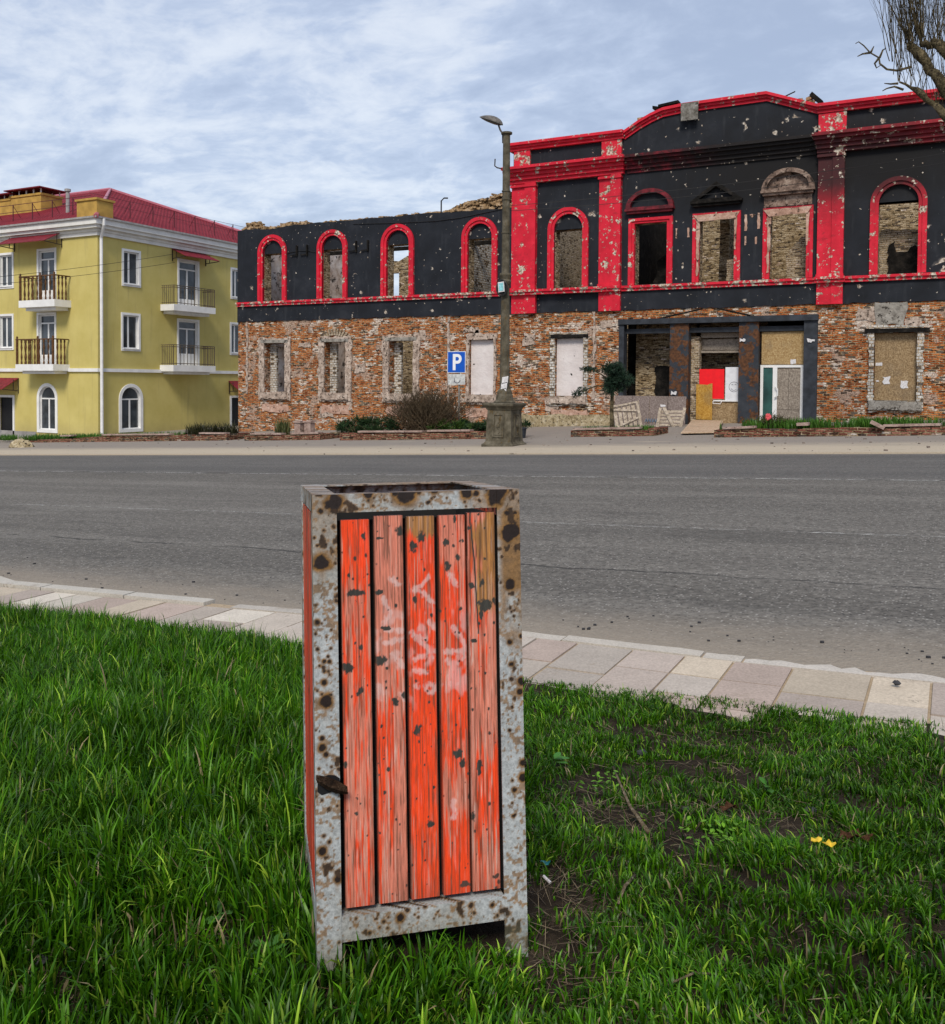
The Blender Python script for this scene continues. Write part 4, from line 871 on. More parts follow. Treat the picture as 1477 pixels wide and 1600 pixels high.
    # pediments
    def pediment(a, b, z0, z1, tri, mat, inner):
        m = MB(); c = (a+b)/2; m.box(a-.05, b+.05, YF-.32, YF-.03, z0, z0+.09); m.box(a+.02, b-.02, YF-.24, YF-.031, z0-.10, z0-.001)
        if tri: O = [(a-.05, z0+.1), (b+.05, z0+.1), (c, z1)]; I = [(a+.28, z0+.18), (b-.28, z0+.18), (c, z1-.2)]
        else:
            R = (b-a)/2+.03; h = z1-z0-.1; O = [(c+R*math.cos(math.pi*i/16), z0+.095+h*math.sin(math.pi*i/16)) for i in range(17)]; I = [(c+(R-.2)*math.cos(math.pi*i/16), z0+.15+(h-.22)*math.sin(math.pi*i/16)) for i in range(17)]
        m.prism(O, [I], YF-.28, YF-.03); I2 = [(c+(p[0]-c)*1.13, z0+.1+(p[1]-z0-.1)*1.14) for p in I]; 
        o = m.build('pediment', mat, root)
        m = MB(); m.prism(I, [], YF-.08, YF-.032); m.build('pediment_panel', inner, o)
    pediment(-12.45, -10.47, 7.22, 8.12, False, M['darkred'], M['black']); pediment(-9.68, -7.72, 7.3, 8.15, True, M['char'], M['black']); pediment(-6.9, -4.98, 7.5, 8.42, False, M['burnt'], M['burnt'])
    m = MB(); m.box(-6.85, -5.05, YF-.05, YF-.031, 6.98, 7.38); m.build('burnt_frieze', M['burnt'], root)
    # ledge between the storeys
    def ledge(x0, x1, yo, mat):
        m = MB(); m.box(x0, x1, yo-.20, YF-.031, 4.02, 4.12); m.box(x0, x1, yo-.13, YF-.031, 3.90, 4.019); m.build('ledge', mat, root)
    ledge(XL-.02, XT0-.12, YF, M['redledge']); ledge(XT0-.12, XT1+.05, YF-.2, M['redledge']); ledge(XT1+.05, XR0-.05, YF, M['redledge']); ledge(XR0-.05, XR1+.08, YF-.2, M['redledge']); ledge(XR1+.08, XE, YF, M['redledge'])
    # pilasters
    def pil(x0, x1, split=True, mt='red'):
        m = MB(); s_ = x0+(x1-x0)*.55
        m.box(x0, s_, YF-.2, YF-.031, 4.12, 8.9); m.box(s_, x1, YF-.26, YF-.031, 4.12, 8.9); m.box(x0, s_, YF-.16, YF-.031, 3.08, 3.9); m.box(s_+.001, x1, YF-.2, YF-.031, 3.08, 3.9)
        m.box(x0-.03, x1+.03, YF-.31, YF-.03, 8.68, 8.78); m.box(x0-.02, x1+.02, YF-.29, YF-.031, 4.13, 4.22)
        m.build('pilaster', M[mt], root)
    pil(-17.80, -16.62); pil(-13.67, -12.70); pil(-4.83, -3.88, mt='red')
    # cornices
    def cornice(x0, x1, yo, mat, name='cornice', z=(8.85, 9.0, 9.15, 9.3, 9.42, 9.54)):
        m = MB()
        for i, (d, z0, z1) in enumerate(((.10, z[0], z[1]), (.20, z[1], z[2]), (.30, z[2], z[3]), (.45, z[3], z[4]), (.56, z[4], z[5]))): m.box(x0-d*.3, x1+d*.3, yo-d, YF-.031, z0, z1-.0015)
        m.build(name, mat, root)
    cornice(-17.95, -12.62, YF-.15, M['red']); cornice(-12.45, -4.95, YF, M['redburnt']); cornice(-4.85, XE, YF-.15, M['red'])
    # parapet: piers and cap
    m = MB()
    for a, b in ((-17.72, -16.95), (-13.6, -12.72), (-4.85, -3.85)): m.box(a, b, YF-.16, YF-.031, 9.54, 10.36); m.cut()
    m.pieces('parapet_pier', M['redledge'], root)
    def cap(pts, name='parapet_cap', yo=0):
        m = MB()
        for (d, h0, h1) in ((.10, -.32, -.2), (.18, -.2, -.1), (.28, -.1, .02)):
            for (xa, za), (xb, zb) in zip(pts[:-1], pts[1:]):
                b = len(m.v)
                for x, z in ((xa, za), (xb, zb)):
                    for y in (YF-d-yo, YF+.3):
                        for hh in (h0, h1-.0015): m.v.append((x, y, z+hh))
                for q in ((0, 1, 3, 2), (4, 6, 7, 5), (0, 4, 5, 1), (2, 3, 7, 6), (0, 2, 6, 4), (1, 5, 7, 3)): m.face([b+i for i in q])
        m.build(name, M['red'], root)
    cap([(-17.95, 10.65), (-12.62, 10.65)], yo=.1); cap([(-12.6, 10.62), (-11.95, 10.98), (-11.45, 11.2), (-10.95, 11.36), (-10.1, 11.43), (-6.8, 11.46), (-4.9, 10.72)]); cap([(-4.9, 10.7), (XE, 10.68)], yo=.1)
    # heaps of loose brick on the wall head
    m = MB()
    def heap(x0, x1, z0, f, n):
        for i in range(n):
            x = rg.uniform(x0, x1); zt = f(x); z = z0+(zt-z0)*rg.random(); y = YF+rg.uniform(.1, .55); a = rg.uniform(-.35, .35)
            m.obox((x, y, z), (.15*math.cos(a), 0, .15*math.sin(a)), (0, rg.uniform(.05, .09), 0), (-.045*math.sin(a), 0, .045*math.cos(a)))
    heap(-21.4, -17.85, 7.85, lambda x: 8.05+.32*sstep(x, -21.4, -20)+.25*sstep(x, -19.6, -18.4), 420); heap(-33.6, -32.2, 7.9, lambda x: 7.95+.42*math.exp(-((x+33.)/.55)**2), 110); heap(-31.3, -29.6, 7.92, lambda x: 8.12, 60); heap(-33, -18, 7.9, lambda x: 8.0, 300)
    heap(-12.2, -5.2, 11.0, lambda x: 11.2, 50)
    m.build('loose_brick', M['rubble'], root)['kind'] = 'stuff'
    m = MB(); m.box(-10.15, -9.45, YF-.34, YF-.31, 10.7, 11.42, .01); m.build('bent_sheet', M['sheet'], root)
    m = MB(); m.obox((-10.7, YF-.1, 11.5), (.42, 0, .04), (0, .2, 0), (0, 0, .05)); m.cut(); m.obox((-11.2, YF, 11.43), (.2, 0, -.05), (0, .15, 0), (0, 0, .06)); m.cut(); m.obox((-4.95, YF-.1, 10.98), (.2, 0, -.2), (0, .12, 0), (.05, 0, .06)); m.cut(); m.obox((-6.0, YF, 11.3), (.25, 0, .09), (0, .02, 0), (0, 0, .02)); m.pieces('roof_scrap', M['char'], root)
    # small iron brackets and a conduit on the left wing
    m = MB()
    for x in (-29.95, -29.3, -26.3, -25.6): m.box(x-.035, x+.035, YF-.14, YF-.031, 6.35, 6.9); m.obox((x-.2, YF-.1, 6.42), (.2, 0, .02), (0, .02, 0), (0, 0, .02)); m.cut()
    m.pieces('iron_bracket', M['char'], root)
    m = MB(); P = [(-33.2+i*.62, YF-.06, 6.55+.18*math.sin(i*.8)-(.5 if i < 4 else 0)*0) for i in range(6)]; m.tube([(p[0]+2.2, p[1], p[2]-.1) for p in P], .015, 5); m.cut(); m.tube([(-26.5, YF-.06, 7.75), (-24, YF-.06, 7.62), (-21.8, YF-.06, 7.55), (-20.5, YF-.06, 7.6), (-18.2, YF-.06, 7.85)], .015, 5); m.cut(); m.tube([(-21.6, YF+.1, 7.9), (-21.6, YF+.1, 8.5), (-21.45, YF+.1, 8.62), (-21.25, YF+.1, 8.6)], .035, 6); m.pieces('loose_cable', M['wire'], root)
    # scars of lost ornament between the middle windows
    m = MB()
    for x, z0, z1, w_ in ((-7.55, 6.1, 6.75, .05), (-7.05, 6.15, 6.78, .05), (-7.55, 5.55, 5.9, .03), (-7.15, 5.55, 5.85, .04), (-10.35, 6.0, 6.4, .03), (-9.85, 6.0, 6.4, .04)): m.prism(jag(rectp(x-w_, x+w_, z0, z1), .015, .1, rg=rg), [], YF-.045, YF-.02); m.cut()
    m.prism(jag([(-7.4, 6.75), (-7.2, 6.75), (-7.3, 6.6)], .02, .1, rg=rg), [], YF-.045, YF-.02); m.pieces('plaster_scar', M['pinkplaster'], root)
    # ---- interior
    def wall(name, outer, holes, y0, y1, mat, pl='y'): m = MB(); m.prism(outer, holes, y0, y1, pl); return m.build(name, mat, root)
    top = jag([(7.4, 9.2), (-3, 9.4), (-12, 9.8), (-20, 9.5), (-26.2, 9.4), (-27.0, 8.3), (-28.5, 7.5), (-30.0, 7.1), (-32, 7.6), (XL+.5, 9.0)], .12, .35, closed=False, rg=rg)
    bh = [rectp(-30.6, -29.5, 4.2, 6.5), rectp(-31.5, -30.2, -.8, 1.6), rectp(-26.6, -25.6, -1, 1.4)]
    wall('back_wall', [(XL+.5, -4.2), (7.4, -4.2)]+top, bh, 47, 47.5, M['brick_in'])
    m = MB(); m.box(-30.5, -30.42, 46.95, 47.1, 4.3, 6.45); m.box(-30.1, -29.95, 46.9, 47.1, 4.3, 6.0); m.build('window_remnant', M['white'], root)
    wall('left_end_wall', [(YF+.625, -4.2), (46.99, -4.2)]+jag([(46.99, 9.2), (44, 8.9), (41, 8.0), (YF+.625, 7.7)], .08, .4, closed=False, rg=rg), [rectp(40.0, 41.2, -.6, 1.9)], XL, XL+.55, M['leftin'], 'x')
    for x, mt in ((-21.6, 'brick_white'), (-17.6, 'brick_pale'), (-12.9, 'char'), (-8.9, 'brick_in'), (-4.6, 'brick_in'), (0.3, 'brick_in')):
        wall('cross_wall', [(40.2, -4.2), (46.99, -4.2)]+jag([(46.99, 9.0), (43.5, 8.7), (40.4, 7.6), (40.2, 5)], .1, .35, closed=False, rg=rg), [], x-.2, x+.2, M[mt], 'x')
    m = MB(); m.box(-12.6, 7.3, YF+.63, 46.98, 2.7, 3.0); m.build('floor_slab', M['burnt'], root)
    m = MB(); m.box(XL+.56, 7.3, YF+.63, 46.98, -2.2, -1.95); m.build('ground_floor', M['soil'], root)
    m = MB()
    for x in (-14.6, -8.05): m.box(x-.09, x+.09, YF+1.6, YF+1.78, 3.0, 8.0, .01); m.cut()
    for z in (6.2,): m.box(-33.3, -18, YF+3.0, YF+3.2, z+.6, z+.8, .02)
    m.pieces('charred_post', M['char'], root)
    m = MB(); m.prism(jag([(-6.0, 3.0), (-4.9, 3.0), (-4.9, 5.35), (-5.3, 5.9), (-5.6, 5.85), (-6.15, 5.2)], .03, .15, rg=rg), [], YF+.9, YF+1.2); m.cut(); m.prism(jag([(-8.45, 3.0), (-7.7, 3.0), (-7.7, 5.1), (-8.45, 5.1)], .02, .2, rg=rg), [], YF+.75, YF+.95); m.cut(); m.prism(jag([(-2.7, 3.0), (-1.2, 3.0), (-1.2, 5.9), (-2.7, 6.0)], .04, .2, rg=rg), [], YF+1.2, YF+1.45)
    m.pieces('brick_infill', M['brick_pale'], root)
    m = MB(); m.prism(jag([(-2.35, 3.0), (-1.2, 3.0), (-1.2, 5.1), (-1.5, 5.3), (-1.8, 5.05), (-2.15, 5.1), (-2.2, 5.5), (-2.4, 5.4)], .05, .12, rg=rg), [], YF+1.12, YF+1.19); m.cut(); m.prism(jag([(-12.0, 3.0), (-10.6, 3.0), (-10.6, 6.3), (-11.0, 6.0), (-11.6, 5.2)], .1, .2, rg=rg), [], YF+1.6, YF+1.7); m.pieces('soot_crust', M['char'], root)
    # ---- shopfront entrance
    E_ = -1.7
    m = MB(); m.box(ent[0]-.02, ent[1]+.02, YF-.22, YF+.3, 2.48, 2.70); m.box(ent[0], ent[0]+.22, YF-.15, YF+.3, E_, 2.479); m.box(ent[1]-.5, ent[1], YF-.12, YF+.3, E_, 2.479); m.box(ent[0]+.221, ent[1]-.501, YF+.1, YF+.25, 2.10, 2.30); m.build('shopfront_frame', M['beam'], root)
    m = MB(); m.tube([(-11.0, YF-.1, 2.7), (-9.2, YF-.15, 3.05)], .035, 6); m.cut(); m.tube([(-8.6, YF-.15, 3.05), (-7.3, YF-.1, 2.72)], .035, 6); m.pieces('awning_rod', M['char'], root)
    for i, (a, b) in enumerate(((-10.55, -9.77), (-7.74, -6.97))):
        m2 = MB(); m2.box(a, b, YF-.1, YF+.35, E_, 2.475); m2.build('column', M['column'], root)
    m = MB(); m.box(-9.76, -9.42, YF+.36, YF+.7, E_, 1.95, .02); m.build('brick_pier', M['brick_pale'], root)
    wall('inner_shop_wall', rectp(-12.5, -9.9, -2, 2.65), [], 39.5, 39.8, M['brick_in']); wall('inner_shop_wall', rectp(-9.8, -7.0, -2, 2.65), [], 39.9, 40.2, M['brick_in'])
    m = MB(); m.prism(jag(rectp(-11.6, -10.9, -1.6, .7), .08, .2, rg=rg), [], 39.45, 39.495); m.build('soot_crust', M['char'], root)
    m = MB(); m.box(-9.4, -7.75, YF+.5, YF+.6, 1.9, 2.1, .01); m.cut(); m.box(-9.4, -7.75, YF+.5, YF+.58, 1.28, 1.36, .01); m.cut(); m.box(-9.4, -7.75, YF+.7, YF+.75, 1.4, 1.85, .01); m.pieces('charred_board', M['osb_grey'], root)
    m = MB(); m.box(-9.40, -8.38, YF+.28, YF+.31, -.62, .60); m.build('red_panel', M['redpanel'], root)
    m = MB(); m.box(-8.33, -7.76, YF+.26, YF+.30, -.68, .68); m.build('white_panel', M['whitesheet'], root)
    # pen doodle: a round smiling face
    m = MB(); c = (-7.98, -.12)
    def arc(cx, cz, r, a0, a1, n=14): m.tube([(cx+r*math.cos(math.radians(a0+(a1-a0)*i/n)), YF+.255, cz+r*math.sin(math.radians(a0+(a1-a0)*i/n))) for i in range(n+1)], .008, 4)
    arc(c[0], c[1], .2, 40, 330, 20); arc(c[0], c[1]-.03, .11, 200, 330); arc(c[0]-.06, c[1]+.07, .03, 0, 180); arc(c[0]+.06, c[1]+.07, .03, 0, 180); m.build('pen_doodle', M['ink'], root)
    m = MB(); m.box(-9.45, -7.76, YF+.3, YF+.34, E_, -.69); m.build('lower_board', M['osb'], root)
    m = MB(); m.box(-8.8, -7.76, YF+.24, YF+.27, -.72, -.67); m.tube([(-8.8, YF+.2, -.72), (-8.8, YF+.15, -.8), (-8.5, YF+.15, -.82), (-8.45, YF+.2, -.72)], .015, 6); m.build('door_rail', M['white'], root)
    m = MB(); m.box(-6.9, -5.28, YF+.2, YF+.24, .78, 2.08); m.build('transom_board', M['osb_warm'], root)
    m = MB(); m.prism(jag(rectp(-5.8, -5.6, .8, .98), .02, .06, rg=rg), [], YF+.19, YF+.2); m.build('pasted_paper', M['paper'], root)
    d = empty('door', (-6.93, YF, E_)); d.parent = root; d.location = Vector((-6.93, YF, E_))-root.location
    def dpart(name, mat, f, par=None): m = MB(); f(m); return m.build(name, mat, par or d)
    dpart('frame', M['white'], lambda m: (m.box(-6.93, -6.82, YF+.16, YF+.26, E_, .76), m.box(-6.45, -6.28, YF+.16, YF+.26, E_, .66), m.box(-5.4, -5.27, YF+.16, YF+.26, E_, .76), m.box(-6.819, -5.401, YF+.16, YF+.26, .66, .76)))
    dpart('glass_pane', M['greenglass'], lambda m: m.box(-6.819, -6.451, YF+.2, YF+.22, E_, .659))
    dpart('door_board', M['osb_grey'], lambda m: (m.box(-6.279, -5.85, YF+.19, YF+.22, -1.0, .62), m.box(-5.84, -5.401, YF+.19, YF+.22, -1.0, .62), m.box(-6.279, -5.401, YF+.185, YF+.22, E_, -1.01)))
    dpart('handle', M['white'], lambda m: m.tube([(-6.33, YF+.16, -.1), (-6.33, YF+.06, -.1), (-6.24, YF+.06, -.2), (-6.24, YF+.06, -.45), (-6.33, YF+.06, -.5), (-6.33, YF+.16, -.5)], .022, 6))
    m = MB()
    for x, z in ((-5.0, 1.7), (-7.6, 1.75), (-10.35, -.4)): m.prism(jag(rectp(x-.13, x+.13, z-.05, z+.05), .04, .06, rg=rg), [], YF-.16, YF-.10); m.cut()
    m.pieces('torn_paper', M['paper'], root)
M['darkred'] = simple('sooty_red_trim', (.12, .008, .014), .6, var=.6, scale=4)
def mat_rb():
    g = G('red_burnt_cornice'); n = g.noise(g.geo, 3, 6, .7); c = g.ramp(n, [(.38, (.012, .009, .009)), (.53, (.07, .007, .012)), (.66, (.24, .013, .026))]); x = g.sep(g.geo)[0]
    c = g.mix(g.mr(g.mth('ADD', x, g.mth('MULTIPLY', n, 3)), -10.5, -6.5), c, (.012, .01, .01)); c = g.mix(g.mr(g.noise(g.geo, 4.5, 6, .75), .62, .66), c, (.42, .36, .29)); g.bump(n, .8, .04); return g.fin(c, .8)
M['redburnt'] = mat_rb(); M['sheet'] = mat_rough('weathered_sheet', (.06, .055, .045), (.17, .16, .14), (.36, .35, .33), 3, .3)
M['leftin'] = mat_rough('peeling_inner_plaster', (.24, .15, .10), (.55, .47, .42), (.7, .66, .64), 1.3, .45); M['osb_warm'] = mat_osb('warm_board', (.2, .12, .045), (.36, .24, .11), (.5, .38, .2))
ruin()

# ================================================================== YELLOW BUILDING
XC, YC = -42.25, 36.
def yb():
    zb, zt = -4.6, 8.55
    root = thing('yellow_building', (XC, YC, -3.3), 'yellow rendered three storey corner building with white trim and a red metal roof', 'building')
    def S(px, py): p = onX(px, py, XC); return p.y, p.z
    def Fp(px, py): p = onY(px, py, YC); return p.x, p.z
    YE, XW = 57.4, -80.
    # placing boxes on a face: side 's' (t=Y, outward +X) or front 'f' (t=X, outward -Y)
    def bx(m, f, t0, t1, o0, o1, z0, z1):
        if f == 's': m.box(XC+o0, XC+o1, t0, t1, z0, z1)
        else: m.box(t0, t1, YC-o1, YC-o0, z0, z1)
    def pr(m, f, outer, holes, o0, o1):
        if f == 's': m.prism(outer, holes, XC+o0, XC+o1, 'x')
        else: m.prism(outer, holes, YC-o1, YC-o0, 'y')
    wins = []; ROWS = (2.72, 0.15)
    holesS, holesF = [], []
    def rc(f, l, r, t, b):
        P_ = S if f == 's' else Fp; ym = (t+b)/2; t0, _ = P_(l, ym); t1, _ = P_(r, ym); _, z1 = P_((l+r)/2, t); _, z0 = P_((l+r)/2, b); return t0, t1, z0, z1
    W_ = [('s', rc('s', 190, 219.5, 390, 448)), ('s', rc('s', 189, 219, 489, 548.5)), ('s', rc('s', 360, 381, 419, 468)), ('s', rc('s', 359, 380, 504, 555)),
          ('f', rc('f', -2, 22, 395, 451)), ('f', rc('f', -2, 22, 490.5, 547))]
    base = W_[0][1]; dx_ = Fp(0, 420)[0]
    for f, r in W_: (holesS if f == 's' else holesF).append(rectp(r[0]+.12, r[1]-.12, r[2]+.12, r[3]-.12))
    D_ = [('s', rc('s', 277, 311, 406, 487)), ('s', rc('s', 276.5, 311, 498.5, 572)), ('f', rc('f', 58.5, 88.5, 388, 474)), ('f', rc('f', 58.5, 88.5, 488, 575))]
    for f, r in D_: (holesS if f == 's' else holesF).append(rectp(r[0]+.12, r[1]-.12, r[2]+.02, r[3]-.12))
    A_ = [('s', rc('s', 185.5, 223, 599.5, 675)), ('f', rc('f', 58.5, 90.5, 598.5, 676))]
    for f, r in A_: (holesS if f == 's' else holesF).append(arch(r[0]+.16, r[1]-.16, r[2]+.16, r[3]-.16, 12))
    G_ = [('f', rc('f', -4, 23.5, 617, 690)), ('s', rc('s', 359, 384, 618, 674))]
    for f, r in G_: (holesS if f == 's' else holesF).append(rectp(r[0]+.1, r[1]-.1, r[2], r[3]-.1))
    m = MB(); pr(m, 's', rectp(YC, YE, zb, zt), holesS, -.35, 0); pr(m, 'f', rectp(XW, XC-.351, zb, zt), holesF, -.35, 0)
    m.box(XW, XC-.36, YE-.3, YE, zb, zt); m.build('wall', M['yellow'], root)
    m = MB(); m.box(XW, XC-.9, YC+.9, YE-.9, zb, zt-.3); m.build('room_darkness', M['dark'], root)
    m = MB(); pz = S(350, 668)[1]; pr(m, 's', [(YC+9, zb), (YE, zb), (YE, pz), (YC+9, pz)], [], .001, .06); m.cut(); pr(m, 'f', rectp(XW, Fp(57, 670)[0], zb, Fp(45, 674)[1]), [], .001, .06); m.pieces('plinth', M['greybase'], root)
    def glaze(f, r, kind, par):
        t0, t1, z0, z1 = r; m = MB(); e = .075; d0, d1 = -.16, -.09
        if kind == 'arch':
            O = arch(t0, t1, z0, z1, 12); I = arch(t0+e, t1-e, z0+e, z1-e, 12); pr(m, f, O, [I], d0, d1); mid = z1-(t1-t0)/2; bx(m, f, t0+e, t1-e, d0+.01, d1-.01, mid-.06, mid+.02); c = t0+(t1-t0)*.5; bx(m, f, c-.05, c+.05, d0+.012, d1-.012, z0+e, mid-.0601)
        else:
            pr(m, f, rectp(t0, t1, z0, z1), [rectp(t0+e, t1-e, z0+e, z1-e)], d0, d1); c = t0+(t1-t0)*(.5 if kind != 'win' else .42); top = z1-e
            if kind == 'door': bx(m, f, t0+e, t1-e, d0+.01, d1-.01, z1-.52, z1-.44); top = z1-.521; bx(m, f, t0+e, t1-e, d0+.01, d1-.03, z0+e, z0+.75)
            bx(m, f, c-.055, c+.055, d0+.012, d1-.012, z0+e, top)
        m.build('frame', M['white'], par); m = MB()
        if kind == 'arch': pr(m, f, arch(t0+.02, t1-.02, z0+.02, z1-.02, 12), [], -.15, -.13)
        else: bx(m, f, t0+.02, t1-.02, -.15, -.13, z0+.02, z1-.02)
        m.build('pane', M['glass'], par)
    def surround(f, r, kind, w_=.13, name='window'):
        t0, t1, z0, z1 = r; m = MB()
        if kind == 'arch': pr(m, f, arch(t0, t1, z0, z1, 14), [arch(t0+w_+.03, t1-w_-.03, z0+w_+.03, z1-w_-.03, 14)], -.09, .05)
        elif kind == 'door': pr(m, f, [(t0, z0), (t0+w_, z0), (t0+w_, z1-w_), (t1-w_, z1-w_), (t1-w_, z0), (t1, z0), (t1, z1), (t0, z1)], [], -.09, .05)
        else: pr(m, f, rectp(t0, t1, z0, z1), [rectp(t0+w_, t1-w_, z0+w_, z1-w_)], -.09, .05); bx(m, f, t0+.1, t1-.1, .051, .10, z0+.1, z0+.14)
        o = m.build(name, M['white'], root); i = w_+.005; glaze(f, (t0+i, t1-i, z0+(i if kind != 'door' else .02), z1-i), kind, o); return o
    for f, r in W_: surround(f, r, 'win')
    for f, r in D_: surround(f, r, 'door', name='balcony_door')
    for f, r in A_: surround(f, r, 'arch', .16)
    for f, r in G_:
        t0, t1, z0, z1 = r; m = MB(); pr(m, f, [(t0, z0), (t0+.14, z0), (t0+.14, z1-.14), (t1-.14, z1-.14), (t1-.14, z0), (t1, z0), (t1, z1), (t0, z1)], [], -.09, .06); o = m.build('entrance_door', M['white'], root)
        m = MB(); bx(m, f, t0+.14, t1-.14, -.2, -.16, z0, z1-.14); m.build('door_leaf', M['dark'], o)
    # string course and cornice, mitred round the corner as stacked rings
    def ring(m, o0, o1, z0, z1): m.box(XC+o0, XC+o1, YC-o1, YE+o1, z0, z1); m.box(XW, XC+o0-.001, YC-o1, YC-o0, z0, z1)
    zs = S(157, 580.3)[1]; m = MB(); ring(m, .001, .10, zs-.02, zs+.17); m.build('string_course', M['white'], root)
    zc = S(157.5, 368.4)[1]; ze = S(165, 345)[1]; H = ze-zc
    m = MB(); ring(m, .001, .12, zc, zc+H*.24); ring(m, .001, .2, zc+H*.24+.001, zc+H*.42); ring(m, .001, .42, zc+H*.42+.001, zc+H*.62); ring(m, .001, .55, zc+H*.62+.001, ze); m.build('cornice', M['whitedirty'], root)
    m = MB(); bx(m, 's', YC-.6, YE+.6, .56, .66, ze-.03, ze+.07); bx(m, 'f', XW, XC+.66, .56, .66, ze-.031, ze+.069); m.build('gutter', M['gutter'], root)
    # hip roof
    ov = .62; x1, y0, y1 = XC+ov, YC-ov, YE+ov; ym = (y0+y1)/2; rz = onY(172, 297, ym).z; ax = onY(172, 297, ym).x
    m = MB(); m.v += [(XW, y0, ze), (x1, y0, ze), (x1, y1, ze), (XW, y1, ze), (ax, ym, rz), (XW, ym, rz)]
    for q in ((0, 1, 4, 5), (1, 2, 4), (2, 3, 5, 4), (3, 2, 1, 0)): m.face(q)
    rf = m.build('roof', M['roof'], root)
    m = MB(); m.tube([(x1, y0, ze+.04), (ax, ym, rz+.04), (x1, y1, ze+.04)], .14, 6); m.tube([(XW, ym, rz+.03), (ax, ym, rz+.04)], .14, 6); m.build('ridge_cap', M['ridge'], rf)
    def roof_z(x, y): return ze+(rz-ze)*min((y-y0)/(ym-y0), (x1-x)/(x1-ax))
    # corner attic block and chimneys
    a0, z0 = Fp(122, 345); a1, z1 = Fp(123, 316)
    m = MB(); m.box(a0+.05, XC+.1, YC-.12, YC+1.0, ze-.05, z1); m.box(a0-.03, XC+.18, YC-.2, YC+1.08, z1+.001, z1+.12); m.build('corner_attic', M['orangey'], rf)
    def chim(px0, px1, pyb, pyt, pyc, Y):
        p0, p1 = onY(px0, pyb, Y), onY(px1, pyt, Y); m = MB(); x0_, x1_ = p0.x, p1.x; zt_ = p1.z
        m.box(x0_, x1_, Y, Y+1.6, p0.z-2, zt_); m.box(x0_-.06, x1_+.06, Y-.06, Y+1.66, zt_+.001, zt_+.14); o = m.build('chimney', M['orangey'], rf)
        zc_ = onY(px0, pyc, Y).z; m = MB(); m.box(x0_-.25, x1_+.25, Y-.3, Y+1.9, zc_, zc_+.07); m.v += [(x0_-.2, Y-.25, zc_+.071), (x1_+.2, Y-.25, zc_+.071), (x1_+.2, Y+1.85, zc_+.071), (x0_-.2, Y+1.85, zc_+.071), ((x0_+x1_)/2, Y+.8, zc_+.4)]; k = len(m.v)-5
        for q in ((0, 1, 4), (1, 2, 4), (2, 3, 4), (3, 0, 4)): m.face([k+i for i in q])
        m.build('chimney_cowl', M['awning'], rf); m = MB()
        for xx in np.linspace(x0_+.1, x1_-.1, 5): m.box(xx-.03, xx+.03, Y+.05, Y+.11, zt_+.14, zc_); m.box(xx-.03, xx+.03, Y+1.45, Y+1.51, zt_+.14, zc_)
        m.build('cowl_legs', M['white'], rf)
    chim(16, 64, 322, 304, 300, YC+4.2); chim(-22, 16, 328, 313, 309, YC+4.2)
    p = onY(106, 338, YC+2.2); q = onY(107, 299, YC+2.2); m = MB(); m.tube([(p.x, YC+2.2, p.z-.3), (p.x, YC+2.2, q.z)], .11, 8); m.tube([(p.x, YC+2.2, q.z), (p.x, YC+2.2, q.z+.15)], .18, 8); m.build('vent_pipe', M['gutter'], rf)
    # roof guard
    m = MB(); yy = np.arange(YC+3.2, YE, 1.75); off = 1.0
    for y in yy:
        z = roof_z(XC-off, y+1) if False else ze+(rz-ze)*((x1-(XC-off))/(x1-ax)); m.box(XC-off-.02, XC-off+.02, y-.02, y+.02, z, z+1.0); m.tube([(XC-off, y, z+.95), (XC-off-.5, y, z+.3)], .015, 4)
    for dz in (.98, .55): m.tube([(XC-off, yy[0]-2.9, z+dz), (XC-off, yy[-1], z+dz)], .013, 4)
    xx = np.arange(XC-3.2, XW, -1.75); z = ze+(rz-ze)*((YC+off-y0)/(ym-y0))
    for x in xx: m.box(x-.02, x+.02, YC+off-.02, YC+off+.02, z, z+1.0); m.tube([(x, YC+off, z+.95), (x, YC+off+.5, z+.3)], .015, 4)
    for dz in (.98, .55): m.tube([(xx[0]+1.5, YC+off, z+dz), (XW, YC+off, z+dz)], .02, 4)
    m.build('roof_guard', M['darkredrail'], rf)
    # drainpipe
    m = MB(); m.tube([(XC+.62, YC-.1, ze-.02), (XC+.6, YC-.08, ze-.35), (XC+.16, YC+.12, zc-.15), (XC+.16, YC+.12, -3.0), (XC+.35, YC+.0, -3.15)], .085, 10); m.build('drainpipe', M['white'], root)
    # awnings
    def awning(f, px0, px1, pt, pb, dep):
        P_ = S if f == 's' else Fp; t0, zt_ = P_(px0, pt); t1, _ = P_(px1, pt); zb_ = P_((px0+px1)/2, pb)[1]
        o = thing_part('awning', f, t0, zt_); m = MB(); n = 10
        for i in range(n):
            a, b = t0+(t1-t0)*i/n, t0+(t1-t0)*(i+1)/n-.01; q = []
            for t, oo, z in ((a, .02, zt_), (b, .02, zt_), (b, dep, zb_+.12), (a, dep, zb_+.12)): q.append((XC+oo, t, z) if f == 's' else (t, YC-oo, z))
            k = len(m.v); m.v += q; m.v += [(v[0], v[1], v[2]-.035) for v in q]
            for e in ((0, 1, 2, 3), (7, 6, 5, 4), (0, 4, 5, 1), (1, 5, 6, 2), (2, 6, 7, 3), (3, 7, 4, 0)): m.face([k+i_ for i_ in e])
        m.build('awning_sheet', M['awning'], o); m = MB()
        for t in (t0+.05, t1-.05):
            W = lambda oo, z: (XC+oo, t, z) if f == 's' else (t, YC-oo, z)
            m.tube([W(.03, zb_), W(dep-.05, zb_+.08)], .03, 4); m.tube([W(.03, zb_-.15), W(.03, zt_-.04)], .03, 4); m.tube([W(.35, zb_), W(.35, zt_-.1)], .025, 4)
        m.build('awning_bracket', M['iron'], o)
